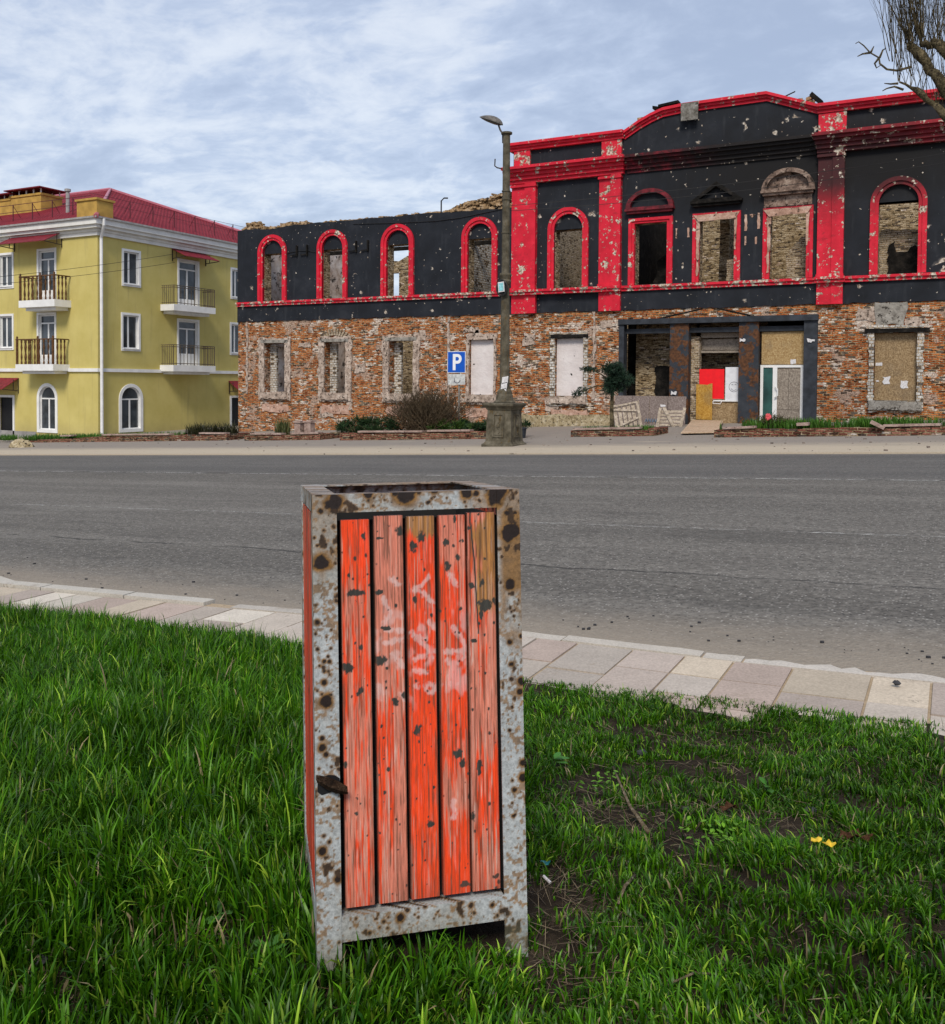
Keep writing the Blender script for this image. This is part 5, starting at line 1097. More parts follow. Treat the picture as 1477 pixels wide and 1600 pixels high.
    def thing_part(name, f, t, z):
        o = empty(name); o.parent = root; o.location = Vector((XC, t, z) if f == 's' else (t, YC, z))-root.location; return o
    awning('s', 268, 322, 388, 408, 1.15); awning('f', 22, 98, 370, 386, 1.2); awning('f', -30, 30, 590, 610, 1.1); awning('s', 357, 395, 595, 612, .9)
    # balconies
    def balcony(f, px0, px1, slab_t, slab_b, rail_t, dep, style):
        # measured at the outer edge of the slab
        if f == 's': Pq = lambda a, b: (lambda p: (p.y, p.z))(onX(a, b, XC+dep))
        else: Pq = lambda a, b: (lambda p: (p.x, p.z))(onY(a, b, YC-dep))
        t0, _ = Pq(px0, slab_t); t1, _ = Pq(px1, slab_t); cxp = (px0+px1)/2; z1 = Pq(cxp, slab_t)[1]; z0 = Pq(cxp, slab_b)[1]; zr = Pq(cxp, rail_t)[1]
        o = thing_part('balcony', f, t0, z0); m = MB()
        bx(m, f, t0, t1, .001, dep, z0+.12*(z1-z0), z1); bx(m, f, t0+.25, t1-.25, .001, dep*.75, z0-.12, z0+.12*(z1-z0)-.001); m.build('slab', M['white'], o)
        pts = lambda t, oo, z: (XC+oo, t, z) if f == 's' else (t, YC-oo, z); m = MB(); k = len(m.v)
        e = dep-.06
        if style == 'wood':
            prof = [(.05, 0), (.05, .1), (.03, .14), (.055, .3), (.035, .42), (.025, .5), (.035, .58), (.055, .7), (.03, .86), (.05, .9), (.05, 1)]; hh = zr-z1
            def bal(t, oo): c = pts(t, oo, z1); m.lathe(c, [(r, z*(hh-.06)) for r, z in prof], 8)
            n = 9
            for i in range(n): bal(t0+.08+(t1-t0-.16)*i/(n-1), e)
            for s_ in (t0+.08, t1-.08):
                for j in range(1, 4): bal(s_, e-.05-(e-.1)*j/4)
            bx(m, f, t0, t1, e-.05, e+.05, zr-.06, zr); bx(m, f, t0, t0+.12, .05, e-.051, zr-.06, zr); bx(m, f, t1-.12, t1, .05, e-.051, zr-.06, zr)
            for s_ in (t0+.08, t1-.08, (t0+t1)/2+.25): c = pts(s_, e, zr); m.lathe(c, [(.07, 0), (.05, .05), (.06, .1), (.02, .16)], 8); c = pts(s_, e, z1); m.lathe(c, [(.07, 0), (.07, hh)], 8)
            m.build('railing', M['rail'], o)
        else:
            for i in range(13): t = t0+.05+(t1-t0-.1)*i/12; m.tube([pts(t, e, z1), pts(t, e, zr)], .016 if i % 6 else .03, 4)
            for s_ in (t0+.05, t1-.05):
                for j in range(1, 7): m.tube([pts(s_, e*j/7, z1), pts(s_, e*j/7, zr)], .016, 4)
            for z in (zr, zr-.12, z1+.1):
                m.tube([pts(t0+.05, .05, z), pts(t0+.05, e, z), pts(t1-.05, e, z), pts(t1-.05, .05, z)], .022, 4)
            m.build('railing', M['ironbrown'], o)
    balcony('s', 272, 337, 478, 489, 449, 1.1, 'iron'); balcony('s', 271, 337, 571, 582, 540, 1.1, 'iron'); balcony('f', 29, 85, 468.5, 481, 430, 1.1, 'wood'); balcony('f', 24, 83, 569, 580.5, 529, 1.1, 'wood')
M['ridge'] = simple('roof_ridge', (.42, .12, .16), .4, var=.1); M['darkredrail'] = simple('roof_guard_paint', (.09, .02, .024), .5, var=.2); M['ironbrown'] = simple('brown_iron', (.10, .075, .05), .5, var=.3)
yb()

# ================================================================== STREET FURNITURE
def G0(px, py, dz=.035): return onG(px, py, dz)
def lamp():
    b = G0(788, 696); x, y, z = b
    def Z(py): return onY(788, py, y).z
    root = thing('street_lamp', b, 'old concrete street lamp with a panelled square pedestal and single drooping head', 'street lamp')
    W = lambda n: n*y/FPX*1.09
    m = MB(); zt = Z(629); h = zt-z
    m.lathe(b, [(.52, -.15), (.52, .05), (.46, .09), (.43, .14), (.385, h-.22)], sq=True); m.lathe(b, [(.40, h-.22), (.43, h-.16), (.51, h-.08), (.51, h-.02), (.46, h)], sq=True)
    m.lathe(b, [(.33, h), (.33, h+.03), (.27, h+.06), (.25, h+.22), (.23, h+.25), (.22, h+.34), (.17, h+.42)], 16)
    o = m.build('pedestal', M['concrete'], root, bevel=.015)
    for sx, (ux, uy) in enumerate(((0, -1), (1, 0), (-1, 0))):       # relief panels on three faces
        m = MB(); tx, ty = -uy, ux; R = lambda t: .43-.045*(t-.14)/(h-.36)
        def fpt(a, zz, d): r = R(zz)+d; return (x+ux*r+tx*a, y+uy*r+ty*a, z+zz)
        def bar(a0, a1, z0, z1, d=.03):
            k = len(m.v); m.v += [fpt(a0, z0, -.02), fpt(a1, z0, -.02), fpt(a1, z1, -.02), fpt(a0, z1, -.02), fpt(a0, z0, d), fpt(a1, z0, d), fpt(a1, z1, d), fpt(a0, z1, d)]
            for q in ((3, 2, 1, 0), (4, 5, 6, 7), (0, 1, 5, 4), (1, 2, 6, 5), (2, 3, 7, 6), (3, 0, 4, 7)): m.face([k+i for i in q])
        bar(-.18, .18, .27, .31); bar(-.18, .18, .93, .97); bar(-.18, -.14, .311, .929); bar(.14, .18, .311, .929); bar(-.12, .12, .33, .91, .012)
        for i in range(40):       # scrolling stem
            t = i/39; a = .06*math.sin(t*9.5)*(1-.3*t); zz = .38+.48*t
            if i: m.tube([fpt(pa, pz, .02), fpt(a, zz, .02)], .016, 5)
            pa, pz = a, zz
        m.lathe(fpt(0, .62, .0), [(.05, -.05), (.06, 0), (.05, .05)], 8)
        m.build('relief_panel', M['concrete'], o)
    zT = Z(210); zc = Z(443); m = MB(); m.tube([(x, y, z+h+.3), (x, y, zc), ], [.155, .125], 14); m.tube([(x, y, zc), (x, y, zT)], [.122, .108], 14); m.tube([(x, y, zT), (x, y, zT+.05)], .17, 14)
    for pz in (300, 313, 365, 430): m.tube([(x, y, Z(pz)), (x, y, Z(pz)+.035)], .135, 14)
    m.build('shaft', M['concrete'], root, smooth=False)
    m = MB(); m.tube([(x, y, Z(445)), (x, y, Z(440)), (x, y, Z(437)), (x, y, Z(430)), (x, y, Z(427))], [.14, .18, .15, .19, .17], 14); m.build('collar', M['concrete'], root)
    F3 = -FW; side = RT
    m = MB(); c = Vector((x, y, Z(451)))+Vector((-.02, -.2, 0))
    for i in range(24):
        t0, t1 = 2*math.pi*i/24, 2*math.pi*(i+1)/24; m.tube([c+Vector((.17*math.cos(t0), 0, .23*math.sin(t0))), c+Vector((.17*math.cos(t1), 0, .23*math.sin(t1)))], .03, 6)
    m.obox(c+Vector((0, .03, 0)), (.14, 0, 0), (0, .02, 0), (0, 0, .18)); m.build('wreath', M['charlamp'], root)
    m = MB(); m.obox(c+Vector((0, -.05, .03)), (.10, 0, .01), (0, .008, 0), (-.012, 0, .15)); o = m.build('frame_notice', M['paper'], root)
    m = MB(); m.obox(c+Vector((0, -.062, .03)), (.075, 0, .008), (0, .003, 0), (-.009, 0, .115)); m.build('notice', M['cyan'], o)
    m = MB()
    for i in range(3):
        zz = Z(603)+.18*(i-1); m.obox((x+.03+.03*i, y-.165, zz), (.10, -.0, .02), (0, .006, 0), (.01, 0, .10))
    m.build('torn_flyer', M['paper'], root)
    # hook bracket, arm and head
    m = MB(); hz = Z(264); m.tube([(x-.1, y, hz), (x-.3, y-.02, hz+.06), (x-.38, y-.02, hz+.12), (x-.37, y-.02, hz+.33)], .02, 6); m.build('hook_bracket', M['iron'], root)
    tip = onY(768, 190, y); m = MB(); m.tube([(x-.12, y, zT-.25), (x-.13, y, zT+.02), (x-.22, y, zT+.16), (tip.x+.2, y, tip.z-.02)], .028, 8); m.build('arm', M['iron'], root)
    hd = empty('lamp_head', tip); hd.parent = root; hd.location = tip-root.location
    ax = Vector((-.92, 0, .39)).normalized(); up = Vector((.39, 0, .92)).normalized(); yv = Vector((0, 1, 0)); c = tip+Vector((-.02, 0, .02))
    m = MB(); n, k = 14, 18; 
    for i in range(n+1):
        t = i/n; L_ = (t-.5)*.84; wdt = .21*math.sin(math.pi*min(.999, max(.02, t**.8)))**.6; hgt = .17*math.sin(math.pi*min(.99, max(.03, t**.75)))**.7
        for j in range(k+1):
            a = math.pi*j/k; m.v.append(tuple(c+ax*L_+yv*(wdt*math.cos(a))+up*(hgt*math.sin(a))))
    for i in range(n):
        for j in range(k): q = i*(k+1)+j; m.face([q, q+1, q+k+2, q+k+1])
    m.build('hood', M['lamp_hood'], hd, smooth=True)
    m = MB()
    for i in range(n+1):
        t = i/n; L_ = (t-.5)*.77; wdt = .195*math.sin(math.pi*min(.999, max(.02, t**.8)))**.6
        for j in range(9): a = math.pi*j/8; m.v.append(tuple(c+ax*L_+yv*(wdt*math.cos(a))-up*(.06*math.sin(a)*wdt/.195)))
    for i in range(n):
        for j in range(8): q = i*9+j; m.face([q, q+1, q+10, q+9])
    m.build('lens', M['lamp_glass'], hd, smooth=True)
M['charlamp'] = simple('black_metal_oval', (.02, .02, .02), .5)
lamp()
def parking():
    Y = 29.9; p = onY(716.5, 668, Y); gzv = gz(p.x, Y); s = onY(716, 549, Y); e = onY(728, 582.5, Y); l = onY(700, 566, Y)
    root = thing('parking_sign', (p.x, Y, gzv), 'blue square parking sign with a white P on a metal post', 'road sign')
    cx = (l.x+e.x)/2; hw = (e.x-l.x)/2; z1, z0 = s.z, e.z; cz = (z0+z1)/2
    m = MB(); m.tube([(p.x, Y+.03, gzv-.1), (p.x, Y+.03, z1-.05)], .035, 8); m.build('post', M['galv'], root)
    m = MB(); m.box(cx-hw, cx+hw, Y-.03, Y-.015, z0, z1); b = m.build('sign_plate', M['signwhite'], root, bevel=.004)
    m = MB(); m.box(cx-hw+.018, cx+hw-.018, Y-.034, Y-.0305, z0+.018, z1-.018); b2 = m.build('blue_field', M['blue'], root)
    # the letter P: stem and bowl
    H = (z1-z0); h = H*.76; w_ = .085*H/.7; x0 = cx-.22*H*.85; zb = cz-h/2; m = MB(); R = h*.30; ri = R-w_*1.15; zc = zb+h-R; xs = x0+w_*1.2
    O = [(x0, zb), (xs, zb), (xs, zc-R), (x0+R*1.05, zc-R)]+[(x0+R*1.05+R*math.cos(a), zc+R*math.sin(a)) for a in np.linspace(-math.pi/2, math.pi/2, 14)]+[(x0, zc+R)]
    I = [(xs, zc-ri), (x0+R*1.05, zc-ri)]+[(x0+R*1.05+ri*math.cos(a), zc+ri*math.sin(a)) for a in np.linspace(-math.pi/2, math.pi/2, 14)]+[(xs, zc+ri)]
    m.prism(O, [I], Y-.040, Y-.0345); m.build('letter', M['signwhite'], root)
    a = onY(701, 584.5, Y); b = onY(727.5, 601, Y); m = MB(); m.box(a.x, b.x, Y-.03, Y-.015, b.z, a.z, .004); m.build('lower_plate', M['signgrey'], root)
    m = MB(); c = ((a.x+b.x)/2+.03, (a.z+b.z)/2-.03)
    m.tube([(c[0]+.12*math.cos(t), Y-.033, c[1]+.10*math.sin(t)) for t in np.linspace(-3.3, .1, 12)], .014, 4); m.tube([(c[0]-.12, Y-.033, c[1]+.08), (c[0]-.13, Y-.033, c[1]-.09)], .014, 4); m.build('wheel_symbol', M['ink'], root)
parking()

# ------------------------------------------------------------------ planters on the far pavement
def tufts(name, x0, x1, y0, y1, n, h, cs, label, dz=.3, lean=.7, w_=.02, mat=None, zf=None, pat=None, cat='grass', kind='stuff'):
    x = RNG.uniform(x0, x1, n*3); y = RNG.uniform(y0, y1, n*3); ok = fbm(x*1.3, y*1.3, 3, pat or 91) > .47; x, y = x[ok][:n], y[ok][:n]; n = len(x)
    z = np.array([gz(a, b) for a, b in zip(x, y)])+(dz if zf is None else zf(x, y)); g_ = RNG.random(n)[:, None]; C = (np.array(cs[0])*(1-g_)+np.array(cs[1])*g_)*RNG.uniform(.6, 1.4, n)[:, None]
    o = blades(name, np.stack([x, y, z], 1), h*RNG.uniform(.4, 1.3, n), w_*RNG.uniform(.6, 1.3, n), np.abs(RNG.normal(lean, .4, n)), RNG.uniform(0, 6.28, n), C, 3, mat)
    return tag(o, label, cat, kind=kind)
PL = [(25, 355, 690, 'low brick planter wall of dark worn brick below the yellow building'), (382, 500, 688, 'short brick planter at the left end of the ruined facade'), (531, 764, 687, 'long brick planter filled with junipers and the brown bush'), (892, 1022, 682, 'short brick planter holding the small conifer by the entrance'), (1116, 1640, 681, 'long brick planter with grass and fallen pink coping slabs')]
PLB = []
def planters():
    rg = random.Random(8)
    for k, (a, b, py, lab) in enumerate(PL):
        p0 = onG((a+b)/2, py, .035); Y = p0.y; x0, x1 = onY(a, py, Y).x, onY(b, py, Y).x; D = 1.7; h = (.30, .26, .30, .26, .28)[k]
        root = thing('planter', (x0, Y, gz(x0, Y)), lab, 'planter', 'brick planters along the far pavement'); m = MB(); n = max(2, int((x1-x0)/.5)); t = .28
        def seg(xa, xb, ya, yb, hh=h): 
            j = rg.uniform(-.03, .015); za = gz(xa, Y); zb_ = gz(xb, Y); kk = len(m.v)
            for (xx, zz) in ((xa, za), (xb, zb_)):
                for yy in (ya, yb):
                    for q in (-.3, hh+j): m.v.append((xx, yy, zz+q))
            for q in ((0, 1, 3, 2), (4, 6, 7, 5), (0, 4, 5, 1), (2, 3, 7, 6), (0, 2, 6, 4), (1, 5, 7, 3)): m.face([kk+i for i in q])
        for i in range(n):
            hh = h*(.35+.65*min(1, (i+.5)/n*2.2)) if k == 0 else h; xa, xb = x0+(x1-x0)*i/n, x0+(x1-x0)*(i+1)/n-.002; seg(xa, xb, Y, Y+t, hh); seg(xa, xb, Y+D-t, Y+D, hh)
        seg(x0, x0+t, Y+t+.001, Y+D-t-.001, h*.6 if k == 0 else h); seg(x1-t, x1, Y+t+.001, Y+D-t-.001); m.build('brick_wall', M['brick_planter'], root)
        m = MB(); m.v += [(x0+.1, Y+.1, gz(x0, Y)+h*(.4 if k == 0 else .82)), (x1-.1, Y+.1, gz(x1, Y)+h*.82), (x1-.1, Y+D-.1, gz(x1, Y)+h*.85), (x0+.1, Y+D-.1, gz(x0, Y)+h*(.5 if k == 0 else .85))]; m.face((0, 1, 2, 3)); m.build('soil', M['soil'], root)
        cop = {0: ((160, 265), (312, 352), (95, 112)), 1: ((392, 440), (455, 498)), 2: ((560, 660), (668, 735)), 3: ((896, 1000),), 4: ((1130, 1180), (1380, 1470))}[k]
        m = MB()
        for ca, cb in cop:
            u, v = onY(ca, py, Y).x, onY(cb, py, Y).x; u, v = max(u, x0), min(v, x1); tilt = rg.uniform(-.02, .02); cx = (u+v)/2
            m.obox((cx, Y+.12, gz(cx, Y)+h+.045), ((v-u)/2, 0, (v-u)/2*GB+tilt), (0, .17, 0), (0, 0, .03))
        m.build('coping', M['slabpink'], root); PLB.append((x0, x1, Y, D, h))
planters()
def stone(name, p, s, mat, label, cat, seed, group=None):
    rg = random.Random(seed); m = MB(); n, k = 9, 6
    for i in range(k+1):
        ph = math.pi*i/k
        for j in range(n):
            th = 2*math.pi*j/n; r = 1+rg.uniform(-.22, .22); m.v.append((p[0]+s[0]*r*math.sin(ph)*math.cos(th), p[1]+s[1]*r*math.sin(ph)*math.sin(th), p[2]+s[2]*r*math.cos(ph)))
    for i in range(k):
        for j in range(n): m.face([i*n+j, i*n+(j+1) % n, (i+1)*n+(j+1) % n, (i+1)*n+j])
    return tag(m.build(name, mat), label, cat, group)
def slabthing(c, hx, ax, lab, t=.04, w_=.22):
    m = MB(); ax = Vector(ax).normalized(); m.obox(c, ax*hx, Vector((0, 1, 0)).cross(ax).cross(ax)*-w_ if False else (0, w_, 0), ax.cross(Vector((0, 1, 0)))*t); return tag(m.build('fallen_slab', M['slabpink']), lab, 'stone slab')
def rub():
    x0, x1, Y, D, h = PLB[4]
    p = onY(1372, 664, Y); slabthing((p.x, Y, p.z), .2, (.9, .2, -.45), 'pink slab tilted over the edge of the long right planter')
    p = onY(1254, 664, Y); slabthing((p.x, Y+.2, p.z+.02), .16, (1, 0, .05), 'small flat pink slab lying left of centre on the right planter')
    p = onG(752, 684); m = MB(); m.prism(jag([(p.x-.33, p.z), (p.x+.25, p.z-.02), (p.x+.33, p.z+.42), (p.x-.02, p.z+.46)], .04, .2), [], p.y-.12, p.y+.02); tag(m.build('broken_slab', M['slabpink']), 'broken pink slab leaning against the lamp pedestal', 'stone slab')
    p = onG(33, 700); stone('boulder', (p.x+.1, p.y, p.z+.05), (.62, .4, .32), M['stone'], 'rough pale boulder at the left end of the planter wall', 'boulder', 4)
    for i, (px, lab) in enumerate(((468, 'left one of two pink concrete posts beside the ruined wall'), (484, 'right one of two pink concrete posts beside the ruined wall'))):
        p = onY(px, 675, 32.5); z = gz(p.x, 32.5); t = thing('stone_stub', (p.x, 32.5, z), lab, 'bollard'); m = MB(); m.box(p.x-.16, p.x+.16, 32.35, 32.65, z, z+.62, .02); m.build('shaft', M['slabpink'], t); m = MB(); m.box(p.x-.2, p.x+.2, 32.3, 32.7, z+.62, z+.70, .015); m.build('cap', M['slabpink'], t)
rub()
# ------------------------------------------------------------------ plants
def foliage(name, blobs, n, size, cs, parent=None, elong=2.2, seed=1, up=.3, shell=.5):
    rg = np.random.default_rng(seed); P, D_, Cc = [], [], []
    tot = sum(b[3]*b[4]*b[5] for b in blobs)
    for (cx, cy, cz, rx, ry, rz) in blobs:
        k = max(8, int(n*rx*ry*rz/tot)); u = rg.normal(size=(k, 3)); u /= np.linalg.norm(u, axis=1)[:, None]; r = rg.random(k)[:, None]**shell
        lump = 1+.28*(fbm(u[:, 0]*4+cx, u[:, 2]*4+u[:, 1]*3, 3, seed)-.5)[:, None]*2
        P.append(np.array([cx, cy, cz])+u*r*lump*np.array([rx, ry, rz])); D_.append(u+np.array([0, 0, up]))
    P = np.concatenate(P); D_ = np.concatenate(D_)+rg.normal(scale=.5, size=P.shape); D_ /= np.linalg.norm(D_, axis=1)[:, None]; k = len(P)
    S_ = np.cross(D_, rg.normal(size=P.shape)); S_ /= np.linalg.norm(S_, axis=1)[:, None]; s = size*rg.uniform(.5, 1.3, k)[:, None]
    V = np.stack([P-S_*s*.5, P+S_*s*.5, P+D_*s*elong+S_*s*.12, P+D_*s*elong-S_*s*.12], 1).reshape(-1, 3); F = np.arange(k*4).reshape(-1, 4)
    g_ = rg.random(k)[:, None]; C = (np.array(cs[0])*(1-g_)+np.array(cs[1])*g_)*rg.uniform(.5, 1.5, k)[:, None]; C = np.repeat(C, 4, 0)
    if parent is not None:
        off = np.array(parent.location); V = V-off
    return mesh_np(name, V, F, M['leaf'], parent, colr=C)
def twigs(m, base, n, h, spread, rg, r=.012, curv=.3):
    for i in range(n):
        a = rg.uniform(0, 6.28); s = rg.uniform(.1, 1)*spread; hh = h*rg.uniform(.5, 1.05)*math.sqrt(max(.1, 1-(s/spread*.8)**2)); p = Vector(base)+Vector((rg.uniform(-.3, .3)*spread, rg.uniform(-.3, .3)*spread, 0)); pts = [p]
        for j in range(1, 6):
            t = j/5; pts.append(p+Vector((math.cos(a)*s*t**1.2+rg.uniform(-.04, .04)*h, math.sin(a)*s*t**1.2*.6+rg.uniform(-.04, .04)*h, hh*t)))
        m.tube(pts, [r*(1-.16*j) for j in range(6)], 4, cap=False)
        for q in range(3):
            j = rg.randint(2, 4); a2 = rg.uniform(0, 6.28); l = h*rg.uniform(.12, .3); m.tube([pts[j], pts[j]+Vector((math.cos(a2)*l*.6, math.sin(a2)*l*.5, l))], [r*.5, r*.2], 3, cap=False)
def plants():
    rg = random.Random(12); x0, x1, Y, D, h = PLB[2]
    p = onY(668, 672, Y+.9); z = gz(p.x, Y)+.25; t = thing('brown_bush', (p.x, Y+.9, z), 'round leafless brown bush of dense twigs in front of the ruined wall', 'bush')
    m = MB(); twigs(m, (p.x, Y+.9, z), 620, 1.75, 2.0, rg, .013); m.build('twigs', M['twig'], t)
    foliage('foliage', [(p.x-.1, Y+.9, z+.62, 1.5, .8, .78)], 7500, .03, ((.030, .018, .010), (.16, .10, .055)), t, 1.6, 3, .4, .6)
    dk = ((.008, .022, .010), (.035, .075, .022))
    for i, (px, wd, hh, lab) in enumerate(((552, .7, .62, 'low dark juniper at the left end of the long planter'), (590, 1.05, .85, 'dark juniper between the planter end and the brown bush'), (714, 1.0, .55, 'green juniper spreading under the parking sign'), (742, .8, .5, 'juniper between the parking sign and the lamp pedestal'), (812, .34, .45, 'small dark shrub in a tub just right of the lamp pedestal'))):
        yy = Y+.7 if i < 4 else Y+1.0; p = onY(px, 672, yy); z = gz(p.x, yy)+.24; t = thing('juniper', (p.x, yy, z), lab, 'shrub', 'shrubs in the far planters'); rr = random.Random(i)
        bl = [(p.x+rr.uniform(-wd, wd)*.9, yy+rr.uniform(-.35, .3), z+rr.uniform(.0, .62)*hh, wd*rr.uniform(.12, .3), .22, hh*rr.uniform(.16, .34)) for _ in range(22)]
        foliage('foliage', bl, int(5500*wd), .026, dk if i != 2 else ((.02, .05, .010), (.08, .15, .025)), t, 4.2, 20+i, .55, .9); m = MB(); twigs(m, (p.x, yy, z-.05), 10, hh, wd, rr, .014); m.build('stem', M['bark'], t)
    p = onG(812, 686); tt = thing('plant_tub', p, 'small dark tub behind the right side of the lamp pedestal', 'tub'); m = MB(); m.lathe((p.x, p.y, p.z), [(.2, 0), (.24, .36), (.26, .36), (.26, .4), (.2, .4)], 12); m.build('pot', M['beam'], tt)
    # conifer by the entrance, shaped into separate pads
    x0, x1, Y, D, h = PLB[3]; yy = Y+.8; b = onY(957, 668, yy); z = gz(b.x, yy)+.2; t = thing('small_conifer', (b.x, yy, z), 'small cloud pruned conifer with a bare trunk beside the dark shopfront', 'tree')
    q = lambda a, c: onY(a, c, yy); tp = q(957, 575); m = MB(); m.tube([(b.x, yy, z-.1), tuple(q(956, 640)), tuple(q(957, 610)), tuple(tp)], [.085, .07, .06, .03], 8)
    for a, c in ((925, 577), (906, 612), (985, 592), (940, 590)): e = q(a, c); m.tube([tuple(q(957, 600)), tuple((Vector(q(957, 600))+e)/2+Vector((0, 0, .06))), tuple(e)], [.035, .025, .015], 5)
    m.build('trunk', M['bark'], t); bl = []
    for a, c, rx, rz, n_ in ((960, 583, .42, .34, 7), (955, 604, .36, .34, 6), (978, 590, .34, .26, 5), (973, 606, .26, .2, 3), (948, 572, .2, .14, 2), (925, 576, .36, .11, 3), (908, 577, .16, .07, 1), (905, 612, .25, .15, 3), (898, 622, .12, .16, 2), (914, 608, .18, .1, 1)):
        e = q(a, c)
        for i in range(n_): bl.append((e.x+rg.uniform(-.5, .5)*rx, yy+rg.uniform(-.6, .6)*rx, e.z+rg.uniform(-.5, .5)*rz, rx*.62, rx*.6, rz*.6))
    foliage('crown', bl, 9000, .03, ((.006, .018, .012), (.03, .062, .035)), t, 2.6, 44, .1, .65)
    # weeds
    gr = ((.03, .10, .012), (.10, .22, .03)); x0, x1, Y, D, h = PLB[4]; tufts('planter_grass', x0+.1, x1-.2, Y+.2, Y+1.5, 4200, .30, gr, 'rough grass growing along the long right planter', h*.8, .6, .03, cat='grass')
    x0, x1, Y, D, h = PLB[0]; tufts('weed_grass', x0-3, x1-3.6, Y+.15, Y+1.5, 3600, .26, gr, 'bright weeds on the planter below the yellow wall', h*.45, .7, .03, pat=4)
    tufts('weed_tangle', *[onY(a, 670, Y).x for a in (283, 346)], Y+.2, Y+1.2, 900, .55, ((.018, .022, .010), (.07, .07, .03)), 'dark tangled weeds in front of the yellow wall', h*.8, 1.3, .03, pat=6, cat='weeds')
    x0, x1, Y, D, h = PLB[3]; tufts('low_planter_grass', x0+.2, x1-.3, Y+.15, Y+1.2, 900, .14, gr, 'short grass round the foot of the small conifer', h*.85, .7, .02, pat=7)
    x0, x1, Y, D, h = PLB[1]; p = onY(442, 672, Y+.7); n = 160; xx = p.x+RNG.normal(0, .16, n); yy2 = Y+.7+RNG.normal(0, .15, n); g_ = RNG.random(n)[:, None]
    o = blades('yucca', np.stack([xx, yy2, np.array([gz(a, Y) for a in xx])+.2], 1), RNG.uniform(.4, .85, n), RNG.uniform(.03, .05, n), np.abs(RNG.normal(.55, .35, n)), RNG.uniform(0, 6.28, n), np.array([.05, .09, .03])*(1-g_)+np.array([.18, .17, .07])*g_, 3); tag(o, 'spiky leaved plant in the short left planter', 'plant')
    x0, x1, Y, D, h = PLB[4]; p = onY(1207, 660, Y+.8); t = thing('rose_bush', (p.x, Y+.8, gz(p.x, Y)+.2), 'low thorny shrub with one pink bloom before the shop door', 'shrub'); m = MB(); twigs(m, (p.x, Y+.8, gz(p.x, Y)+.2), 40, .6, .6, rg, .01); m.build('stems', M['twig'], t)
    foliage('leaves', [(p.x, Y+.8, gz(p.x, Y)+.45, .55, .4, .22)], 900, .035, ((.03, .03, .014), (.09, .085, .03)), t, 1.5, 8); m = MB(); e = onY(1201, 651, Y+.6)
    for i in range(16): a = i*2.4; r = .01+.004*i; m.obox((e.x+r*math.cos(a), e.y-.01*i/4, e.z+r*math.sin(a)), (.032, 0, .01), (0, .01, .01), (0, 0, .028))
    m.build('bloom', M['bloom'], t)
    # grass at the foot of the walls
M['twig'] = mat_rough('brown_twigs', (.028, .021, .013), (.085, .062, .038), (.20, .155, .10), 9, 0); M['bloom'] = simple('pink_bloom', (.62, .09, .10), .6)
plants()
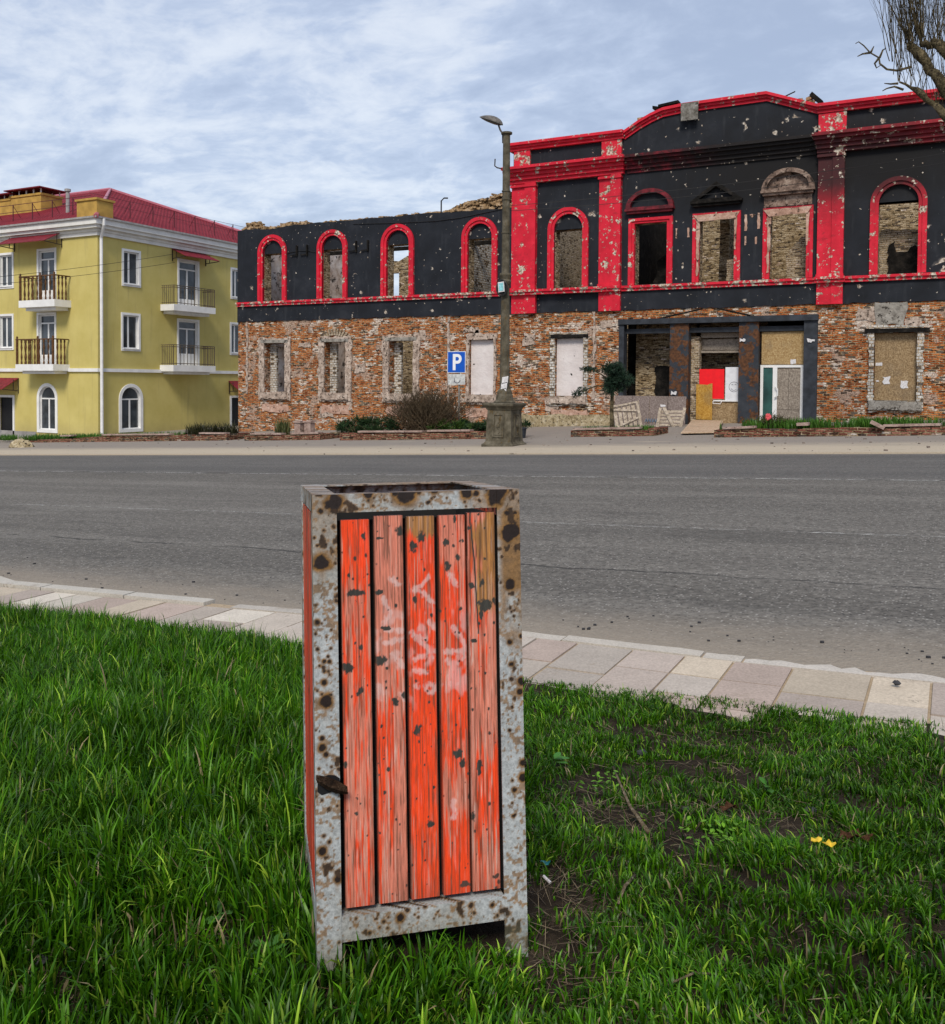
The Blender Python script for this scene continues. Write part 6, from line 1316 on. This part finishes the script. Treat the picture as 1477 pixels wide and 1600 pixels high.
# ------------------------------------------------------------------ boards and pallets by the shopfront
def boards():
    Y = 36.8
    def q(a, c, yy=Y): return onY(a, c, yy)
    a, b = q(957, 618), q(1069, 668); m = MB(); n = 4; gx = (b.x-a.x)/n
    g0 = gz(b.x, Y)+.0; t = thing('leaning_board', (a.x, Y, g0), 'wide grey chipboard sheet leaning in the left shopfront bay', 'board')
    for i in range(n): m.obox(((a.x+gx*(i+.5)), Y+.25, (a.z+g0)/2), (gx/2-.008, 0, 0), (0, .012, 0), (0, .10, (a.z-g0)/2))
    m.build('sheet', M['osb_pink'], t)
    m = MB(); p = q(1018, 655); 
    for i in range(6): m.tube([(p.x-.3+.11*i, Y+.12, p.z-.12), (p.x-.25+.11*i, Y+.135, p.z+.02), (p.x-.2+.11*i, Y+.12, p.z-.1)], .014, 4)
    m.build('scrawl', M['bluescrawl'], t)
    # slatted gate panel leaning at an angle
    t = thing('slatted_panel', tuple(q(980, 668, 36.2)), 'slatted wooden panel leaning behind the small conifer', 'wooden panel'); Y2 = 36.2
    def plank(nm, pts, w_, th=.03, yy=Y2, dy=0):
        m = MB()
        for (p0, p1) in pts:
            A, B = q(*p0, yy), q(*p1, yy); A = Vector((A.x, yy+dy, A.z)); B = Vector((B.x, yy+dy-.0, B.z)); d = (B-A); n_ = d.cross(Vector((0, 1, 0))).normalized(); m.obox((A+B)/2, d/2, (0, th/2, 0), n_*w_/2)
        return m
    for i in range(6): plank('slat', [((960+i*7.2, 633-i*.8), (965+i*7.2, 668-i*.6))], .14).build('slat', M['wood_light'], t)
    plank('rail', [((957, 636), (999, 627)), ((958, 640), (997, 641)), ((966, 667), (1003, 650))], .07, .05, dy=-.045).build('rail', M['wood_light'], t)
    plank('stile', [((997, 627), (1004, 668))], .10, .05, dy=-.1).build('stile', M['wood_light'], t)
    t = thing('pallet', tuple(q(1047, 672, 36.0)), 'broken wooden pallet with a diagonal brace before the grey sheet', 'pallet'); Y2 = 36.0
    for i in range(6): plank('s', [((1033-i*.6, 643+i*5.2), (1069-i*.8, 643+i*5.2))], .09, yy=Y2).build('slat', M['wood_light'], t)
    for pr_ in (((1033, 637), (1027, 673)), ((1071, 637), (1063, 673)), ((1038, 636), (1056, 672))): plank('s', [pr_], .11, .05, yy=Y2, dy=-.05).build('stile', M['wood_light'], t)
    m = MB(); e = q(1037, 634, Y2); m.prism(jag(rectp(e.x-.12, e.x+.12, e.z-.04, e.z+.07), .03, .06), [], Y2-.1, Y2-.06); m.build('torn_film', M['paper'], t)
    # leaning orange board and the ramp sheet
    A, B = onY(1087.5, 600, YF+.1), onY(1112, 656, YF+.1); m = MB(); m.prism([(A.x, B.z), (B.x, B.z), (B.x, A.z+.03), (B.x-.1, A.z+.02), (B.x-.2, A.z-.03), (A.x, A.z)], [], YF+.18, YF+.20); tag(m.build('orange_board', M['osb_orange']), 'yellow orange board standing in the middle shop bay', 'board')
    c = [onG(1064, 676, .12), onG(1121, 675, .12)]; d_ = [onY(1131, 657, YF+.05), onY(1082, 656, YF+.05)]; m = MB(); m.v += [tuple(v) for v in c+d_]+[(v.x, v.y, v.z-.03) for v in c+d_]
    for f in ((0, 1, 2, 3), (7, 6, 5, 4), (0, 4, 5, 1), (1, 5, 6, 2), (2, 6, 7, 3), (3, 7, 4, 0)): m.face(f)
    tag(m.build('ramp_board', M['osb_ramp']), 'pale chipboard sheet laid as a ramp to the middle bay', 'board')
    m = MB(); p0, p1 = onY(1040, 0, YF).x, onY(1140, 0, YF).x; m.box(-12.7, -4.8, 36.9, YF+.6, -3, -1.70); tag(m.build('door_step', M['grey_plaster']), 'wide low concrete step under the shopfront', 'step')
M['osb_pink'] = mat_osb('pinkish_board', (.08, .06, .055), (.19, .15, .135), (.32, .27, .25)); M['bluescrawl'] = simple('blue_scrawl', (.10, .2, .32), .7); M['osb_ramp'] = mat_osb('pale_board', (.3, .2, .13), (.46, .33, .22), (.56, .44, .32))
boards()
# ------------------------------------------------------------------ bare tree at the right edge
def tree():
    rg = random.Random(21); Yt = 27.; base = Vector((3.6, Yt, gz(3.6, Yt))); t = thing('bare_tree', base, 'bare pollarded tree leaning in at the top right edge', 'tree')
    q = lambda a, c, y=Yt: onY(a, c, y)
    m = MB(); fork = Vector((2.6, Yt, 3.2)); m.tube([base-Vector((0, 0, .2)), base+Vector((-.1, 0, 1.6)), base+Vector((-.4, .1, 3.2)), fork], [.42, .34, .32, .34], 12); m.build('trunk', M['bark'], t, smooth=True)
    mb = MB(); ml = MB()
    def limb(pts, r0, r1, tw=True):
        P = [fork]+[q(*p) for p in pts]; n = len(P); fine = []
        for i in range(n-1):
            for j in range(4): fine.append(P[i].lerp(P[i+1], j/4)+Vector((rg.uniform(-.03, .03), rg.uniform(-.1, .1), rg.uniform(-.05, .05))))
        fine.append(P[-1]); N_ = len(fine); ml.tube(fine, [r0+(r1-r0)*(i/(N_-1))+rg.uniform(-.025, .025) for i in range(N_)], 9); return fine
    def shoot(p, d, L_, r, depth=0):
        pts = [p]; n = 6; d = Vector(d).normalized()
        for i in range(n):
            d = (d+Vector((rg.uniform(-.16, .16), rg.uniform(-.16, .16), .16))).normalized(); pts.append(pts[-1]+d*L_/n)
        mb.tube(pts, [r*(1-.8*i/n) for i in range(n+1)], 5 if r > .012 else 3, cap=False)
        if depth < 2:
            for k in range(rg.randint(2, 4) if depth == 0 else rg.randint(1, 3)):
                i = rg.randint(1, n-1); s = rg.uniform(-1, 1); shoot(pts[i], d+Vector((s*.75, rg.uniform(-.5, .5), .1)), L_*rg.uniform(.3, .6), r*.45, depth+1)
    A = limb([(1555, 230), (1500, 168), (1462, 118), (1430, 78), (1421, 68)], .20, .10); B = limb([(1540, 260), (1477, 178), (1440, 147), (1406, 128)], .14, .045); C = limb([(1560, 190), (1500, 105), (1465, 72), (1440, 70)], .2, .08); D = limb([(1580, 150), (1520, 90), (1480, 76), (1458, 62)], .2, .06)
    E2 = limb([(1640, 120), (1600, 0), (1580, -120)], .2, .08)
    for L_, st in ((A, 10), (B, 8), (C, 8), (D, 7), (E2, 6)):
        for p in L_[st:]:
            for k in range(3): shoot(p, (rg.uniform(-.4, .3), rg.uniform(-.3, .3), 1), rg.uniform(1.2, 3.2), rg.uniform(.006, .013))
    for a, c in ((1421, 66), (1440, 70), (1404, 127)):
        for k in range(12 if c < 100 else 2): shoot(q(a, c), (rg.uniform(-.5, .25), rg.uniform(-.4, .4), 1.1), rg.uniform(2.0, 3.6), rg.uniform(.010, .020))
    for k in range(34):
        x = rg.uniform(1390, 1440); shoot(q(x, 60+rg.uniform(0, 60)), (rg.uniform(-.34, -.05), rg.uniform(-.2, .2), 1), rg.uniform(1.6, 2.6), rg.uniform(.008, .014))
    for P in ([(1425, 104), (1402, 110), (1386, 108), (1375, 99), (1374, 90), (1360, 82), (1350, 71), (1342, 65), (1337, 68)], [(1360, 82), (1348, 84), (1340, 88)], [(1374, 90), (1367, 99), (1370, 106), (1376, 102)], [(1404, 130), (1392, 131), (1382, 130)], [(1412, 140), (1398, 135), (1386, 138), (1379, 142)], [(1361, 82), (1366, 72)], [(1375, 90), (1380, 78), (1385, 75)]):
        mb.tube([q(*p) for p in P], [.03*(1-.75*i/(len(P)-1))+.004 for i in range(len(P))], 5)
    ml.build('limb', M['bark'], t, smooth=True); mb.build('branches', M['bark'], t)
tree()
# ------------------------------------------------------------------ overhead wires
def wire(P0, P1, sag, r, lab):
    P0, P1 = Vector(P0), Vector(P1); m = MB(); n = 24; m.tube([P0.lerp(P1, i/n)-Vector((0, 0, sag*4*(i/n)*(1-i/n))) for i in range(n+1)], r, 4); tag(m.build('overhead_wire', M['wire']), lab, 'wire', 'overhead wires')
a = onX(-60, 438, XC+3.2); b = onX(270, 397, XC+1.0); wire(a, b, .1, .014, 'upper wire crossing the yellow wall to the balcony awning'); a = onX(-60, 449, XC+3.2); b = onX(273, 410, XC+1.0); wire(a, b, .1, .014, 'lower wire crossing the yellow wall below the other')
a = onY(787, 322, 25.6); b = onY(1700, 200, 34); wire(a, b, .25, .009, 'upper thin wire running from the lamp past the middle windows'); a = onY(787, 330, 25.6); b = onY(1700, 214, 34); wire(a, b, .3, .009, 'lower thin wire running from the lamp past the middle windows')
# ------------------------------------------------------------------ small things on the lawn
def debris():
    def stick(pts, r, lab, c='wood_grey', nm='twig'):
        P = [on_lawn(*p)+Vector((0, 0, .028+.012*(i % 2))) for i, p in enumerate(pts)]; m = MB(); m.tube(P, [r*(1-.5*i/len(P)) for i in range(len(P))][::-1] if r > .004 else r, 6); tag(m.build(nm, M[c], smooth=True), lab, 'stick')
    stick([(958, 1210), (968, 1240), (985, 1275), (995, 1295), (1013, 1315)], .0062, 'long pale stick lying in the bare patch right of the bin', 'drystick')
    stick([(966, 1430), (976, 1410), (992, 1385)], .005, 'short split stick in the grass right of the bin foot', 'drystick')
    stick([(984, 1290), (1010, 1300), (1040, 1310)], .0025, 'thin dark twig crossing the long pale stick', 'bark'); stick([(1088, 1310), (1108, 1285), (1128, 1262)], .003, 'thin dark twig pointing at the brown leaf', 'bark'); stick([(425, 1184), (450, 1181), (470, 1183)], .004, 'yellow straw stalk beside the left side of the bin', 'drystick'); stick([(1050, 1557), (1085, 1550), (1120, 1544)], .0025, 'pale stalk in the foreground grass', 'drystick')
    def leafthing(px, py, s, c, lab, cat, seed, h=.02, nm='dead_leaf'):
        rg = random.Random(seed); p = on_lawn(px, py); m = MB(); n = 9; k = 0; m.v.append((p.x, p.y, p.z+h)); 
        for i in range(n): a = 2*math.pi*i/n; r = s*(1+rg.uniform(-.35, .3)); m.v.append((p.x+r*math.cos(a), p.y+r*.7*math.sin(a), p.z+h+rg.uniform(-.4, .6)*s))
        for i in range(n): m.face((0, 1+i, 1+(i+1) % n))
        o = m.build(nm, M[c]); sm = o.modifiers.new('s', 'SOLIDIFY'); sm.thickness = .002; tag(o, lab, cat)
    leafthing(1140, 1270, .028, 'deadleaf', 'crumpled rust brown leaf in the middle of the bare patch', 'leaf', 1); leafthing(1335, 1318, .04, 'deadleaf', 'large crumpled brown leaf above the yellow leaf', 'leaf', 2); leafthing(1298, 1345, .018, 'yellowleaf', 'curled bright yellow leaf in the right hand grass', 'leaf', 3, .05); leafthing(1276, 1340, .013, 'yellowleaf', 'smaller yellow leaf piece touching the curled yellow leaf', 'leaf', 5, .05)
    leafthing(12, 1412, .025, 'deadleaf', 'brown leaf at the left edge of the grass', 'leaf', 6, .04); leafthing(330, 1478, .024, 'deadleaf', 'brown leaf in the dark hollow left of the bin foot', 'leaf', 7, .02)
    leafthing(853, 1365, .016, 'cyandark', 'crumpled teal wrapper beside the bin foot', 'wrapper', 8, .03, 'wrapper')
    p = on_lawn(856, 1384); m = MB(); m.tube([p+Vector((-.012, 0, .022)), p+Vector((.012, -.01, .015))], .004, 8); tag(m.build('cigarette_butt', M['paper']), 'white cigarette end beside the teal wrapper', 'cigarette end')
    for i, (px, py, s, lab) in enumerate(((1003, 1180, .022, 'dark pebble at the top of the bare patch'), (1267, 1270, .02, 'grey pebble at the right of the bare patch'), (55, 1515, .03, 'dark round stone in the bottom left grass'), (1073, 1268, .015, 'small dark pebble near the brown leaf'))):
        p = on_lawn(px, py); stone('pebble', (p.x, p.y, p.z+s*.4), (s, s*.8, s*.6), M['pebble'], lab, 'pebble', i+30)
    # stones lying in the gutter and on the kerb
    rg = random.Random(5); m = MB()
    for i in range(90):
        px = rg.uniform(0, 1477); py = np.interp(px, [0, 465, 815, 1477], [905, 948, 975, 1040])-abs(rg.gauss(0, 16)); p = onG(px, py); s = .003+.009*rg.random()**2; m.obox((p.x, p.y, p.z+s*.5), (s, s*.3, 0), (-s*.2, s*.7, 0), (0, 0, s*.6))
    tag(m.build('gutter_gravel', M['pebble']), 'dark crumbs of gravel along the near kerb', 'gravel', kind='stuff')
    p = onG(1402, 1067, .12); stone('kerb_stone', (p.x, p.y, p.z), (.02, .016, .012), M['pebble'], 'dark crumb of stone on the right hand kerb slab', 'pebble', 77)
    m = MB()
    for i in range(260):
        px = rg.uniform(0, 1477); p = onG(px, 683+rg.random()**2*24, .035); s = .008+.03*rg.random()**3; m.obox((p.x, p.y, p.z+s*.4), (s, s*.3, 0), (-s*.2, s*.7, 0), (0, 0, s*.6))
    tag(m.build('pavement_rubble', M['pebble2']), 'small rubble scattered over the far pavement', 'rubble', kind='stuff')
    # broad-leaved weeds
    for i, (px, py, n, s, lab, cc) in enumerate(((868, 1200, 4, .035, 'broad leaved weed close to the right side of the bin', (.06, .2, .03)), (1200, 1245, 4, .03, 'broad leaved weed above the brown leaf', (.05, .16, .02)), (1120, 1318, 46, .014, 'patch of tiny bright green leaves in the bare soil', (.14, .32, .02)), (940, 1232, 26, .014, 'small bright green seedlings beside the long stick', (.13, .30, .02)), (160, 1510, 5, .032, 'broad leaved weed in the bottom left grass', (.05, .15, .03)), (345, 1450, 5, .032, 'pale green weed over the dark hollow', (.08, .2, .05)), (418, 1505, 5, .034, 'lobed weed left of the bin foot', (.06, .17, .03)))):
        p = on_lawn(px, py); V, F, C = [], [], []; rg2 = random.Random(i+50); big = s > .02
        for k in range(n):
            a = rg2.uniform(0, 6.28); sp = rg2.uniform(.1, 1)*(.10 if not big else .01); c = Vector((p.x+sp*math.cos(a), p.y+sp*math.sin(a), p.z+.02+rg2.uniform(0, .02))); a = rg2.uniform(0, 6.28); d = Vector((math.cos(a), math.sin(a), rg2.uniform(.2, .8))).normalized(); sd = d.cross(Vector((0, 0, 1))).normalized(); b = len(V); cf = rg2.uniform(.7, 1.3)
            for t, w_ in ((0, .05), (.3, .32), (.6, .38), (.85, .2), (1, .02)):
                drop = Vector((0, 0, -.35*s*t*t))
                for q in (-1, 1): V.append(tuple(c+d*s*1.5*t+sd*q*w_*s+drop)); C.append(tuple(v*cf for v in cc))
            for j in range(4): F.append((b+j*2, b+j*2+1, b+j*2+3, b+j*2+2))
        tag(mesh_np('weed', np.array(V), F, M['grass'], colr=np.array(C)), lab, 'weed', kind='stuff' if not big else None)
M['drystick'] = mat_rough('dry_stick', (.12, .085, .05), (.32, .25, .16), (.5, .42, .3), 40, .2); M['deadleaf'] = mat_rough('dead_leaf', (.05, .02, .01), (.14, .06, .03), (.24, .13, .07), 60, .2)
M['yellowleaf'] = simple('yellow_leaf', (.62, .42, .03), .6, var=.3, scale=50); M['cyandark'] = simple('teal_wrapper', (.02, .14, .16), .35, var=.5, scale=60); M['pebble'] = simple('dark_pebble', (.03, .03, .034), .7, var=.4, scale=40); M['pebble2'] = simple('pavement_rubble', (.16, .13, .11), .8, var=.7, scale=3)
debris()
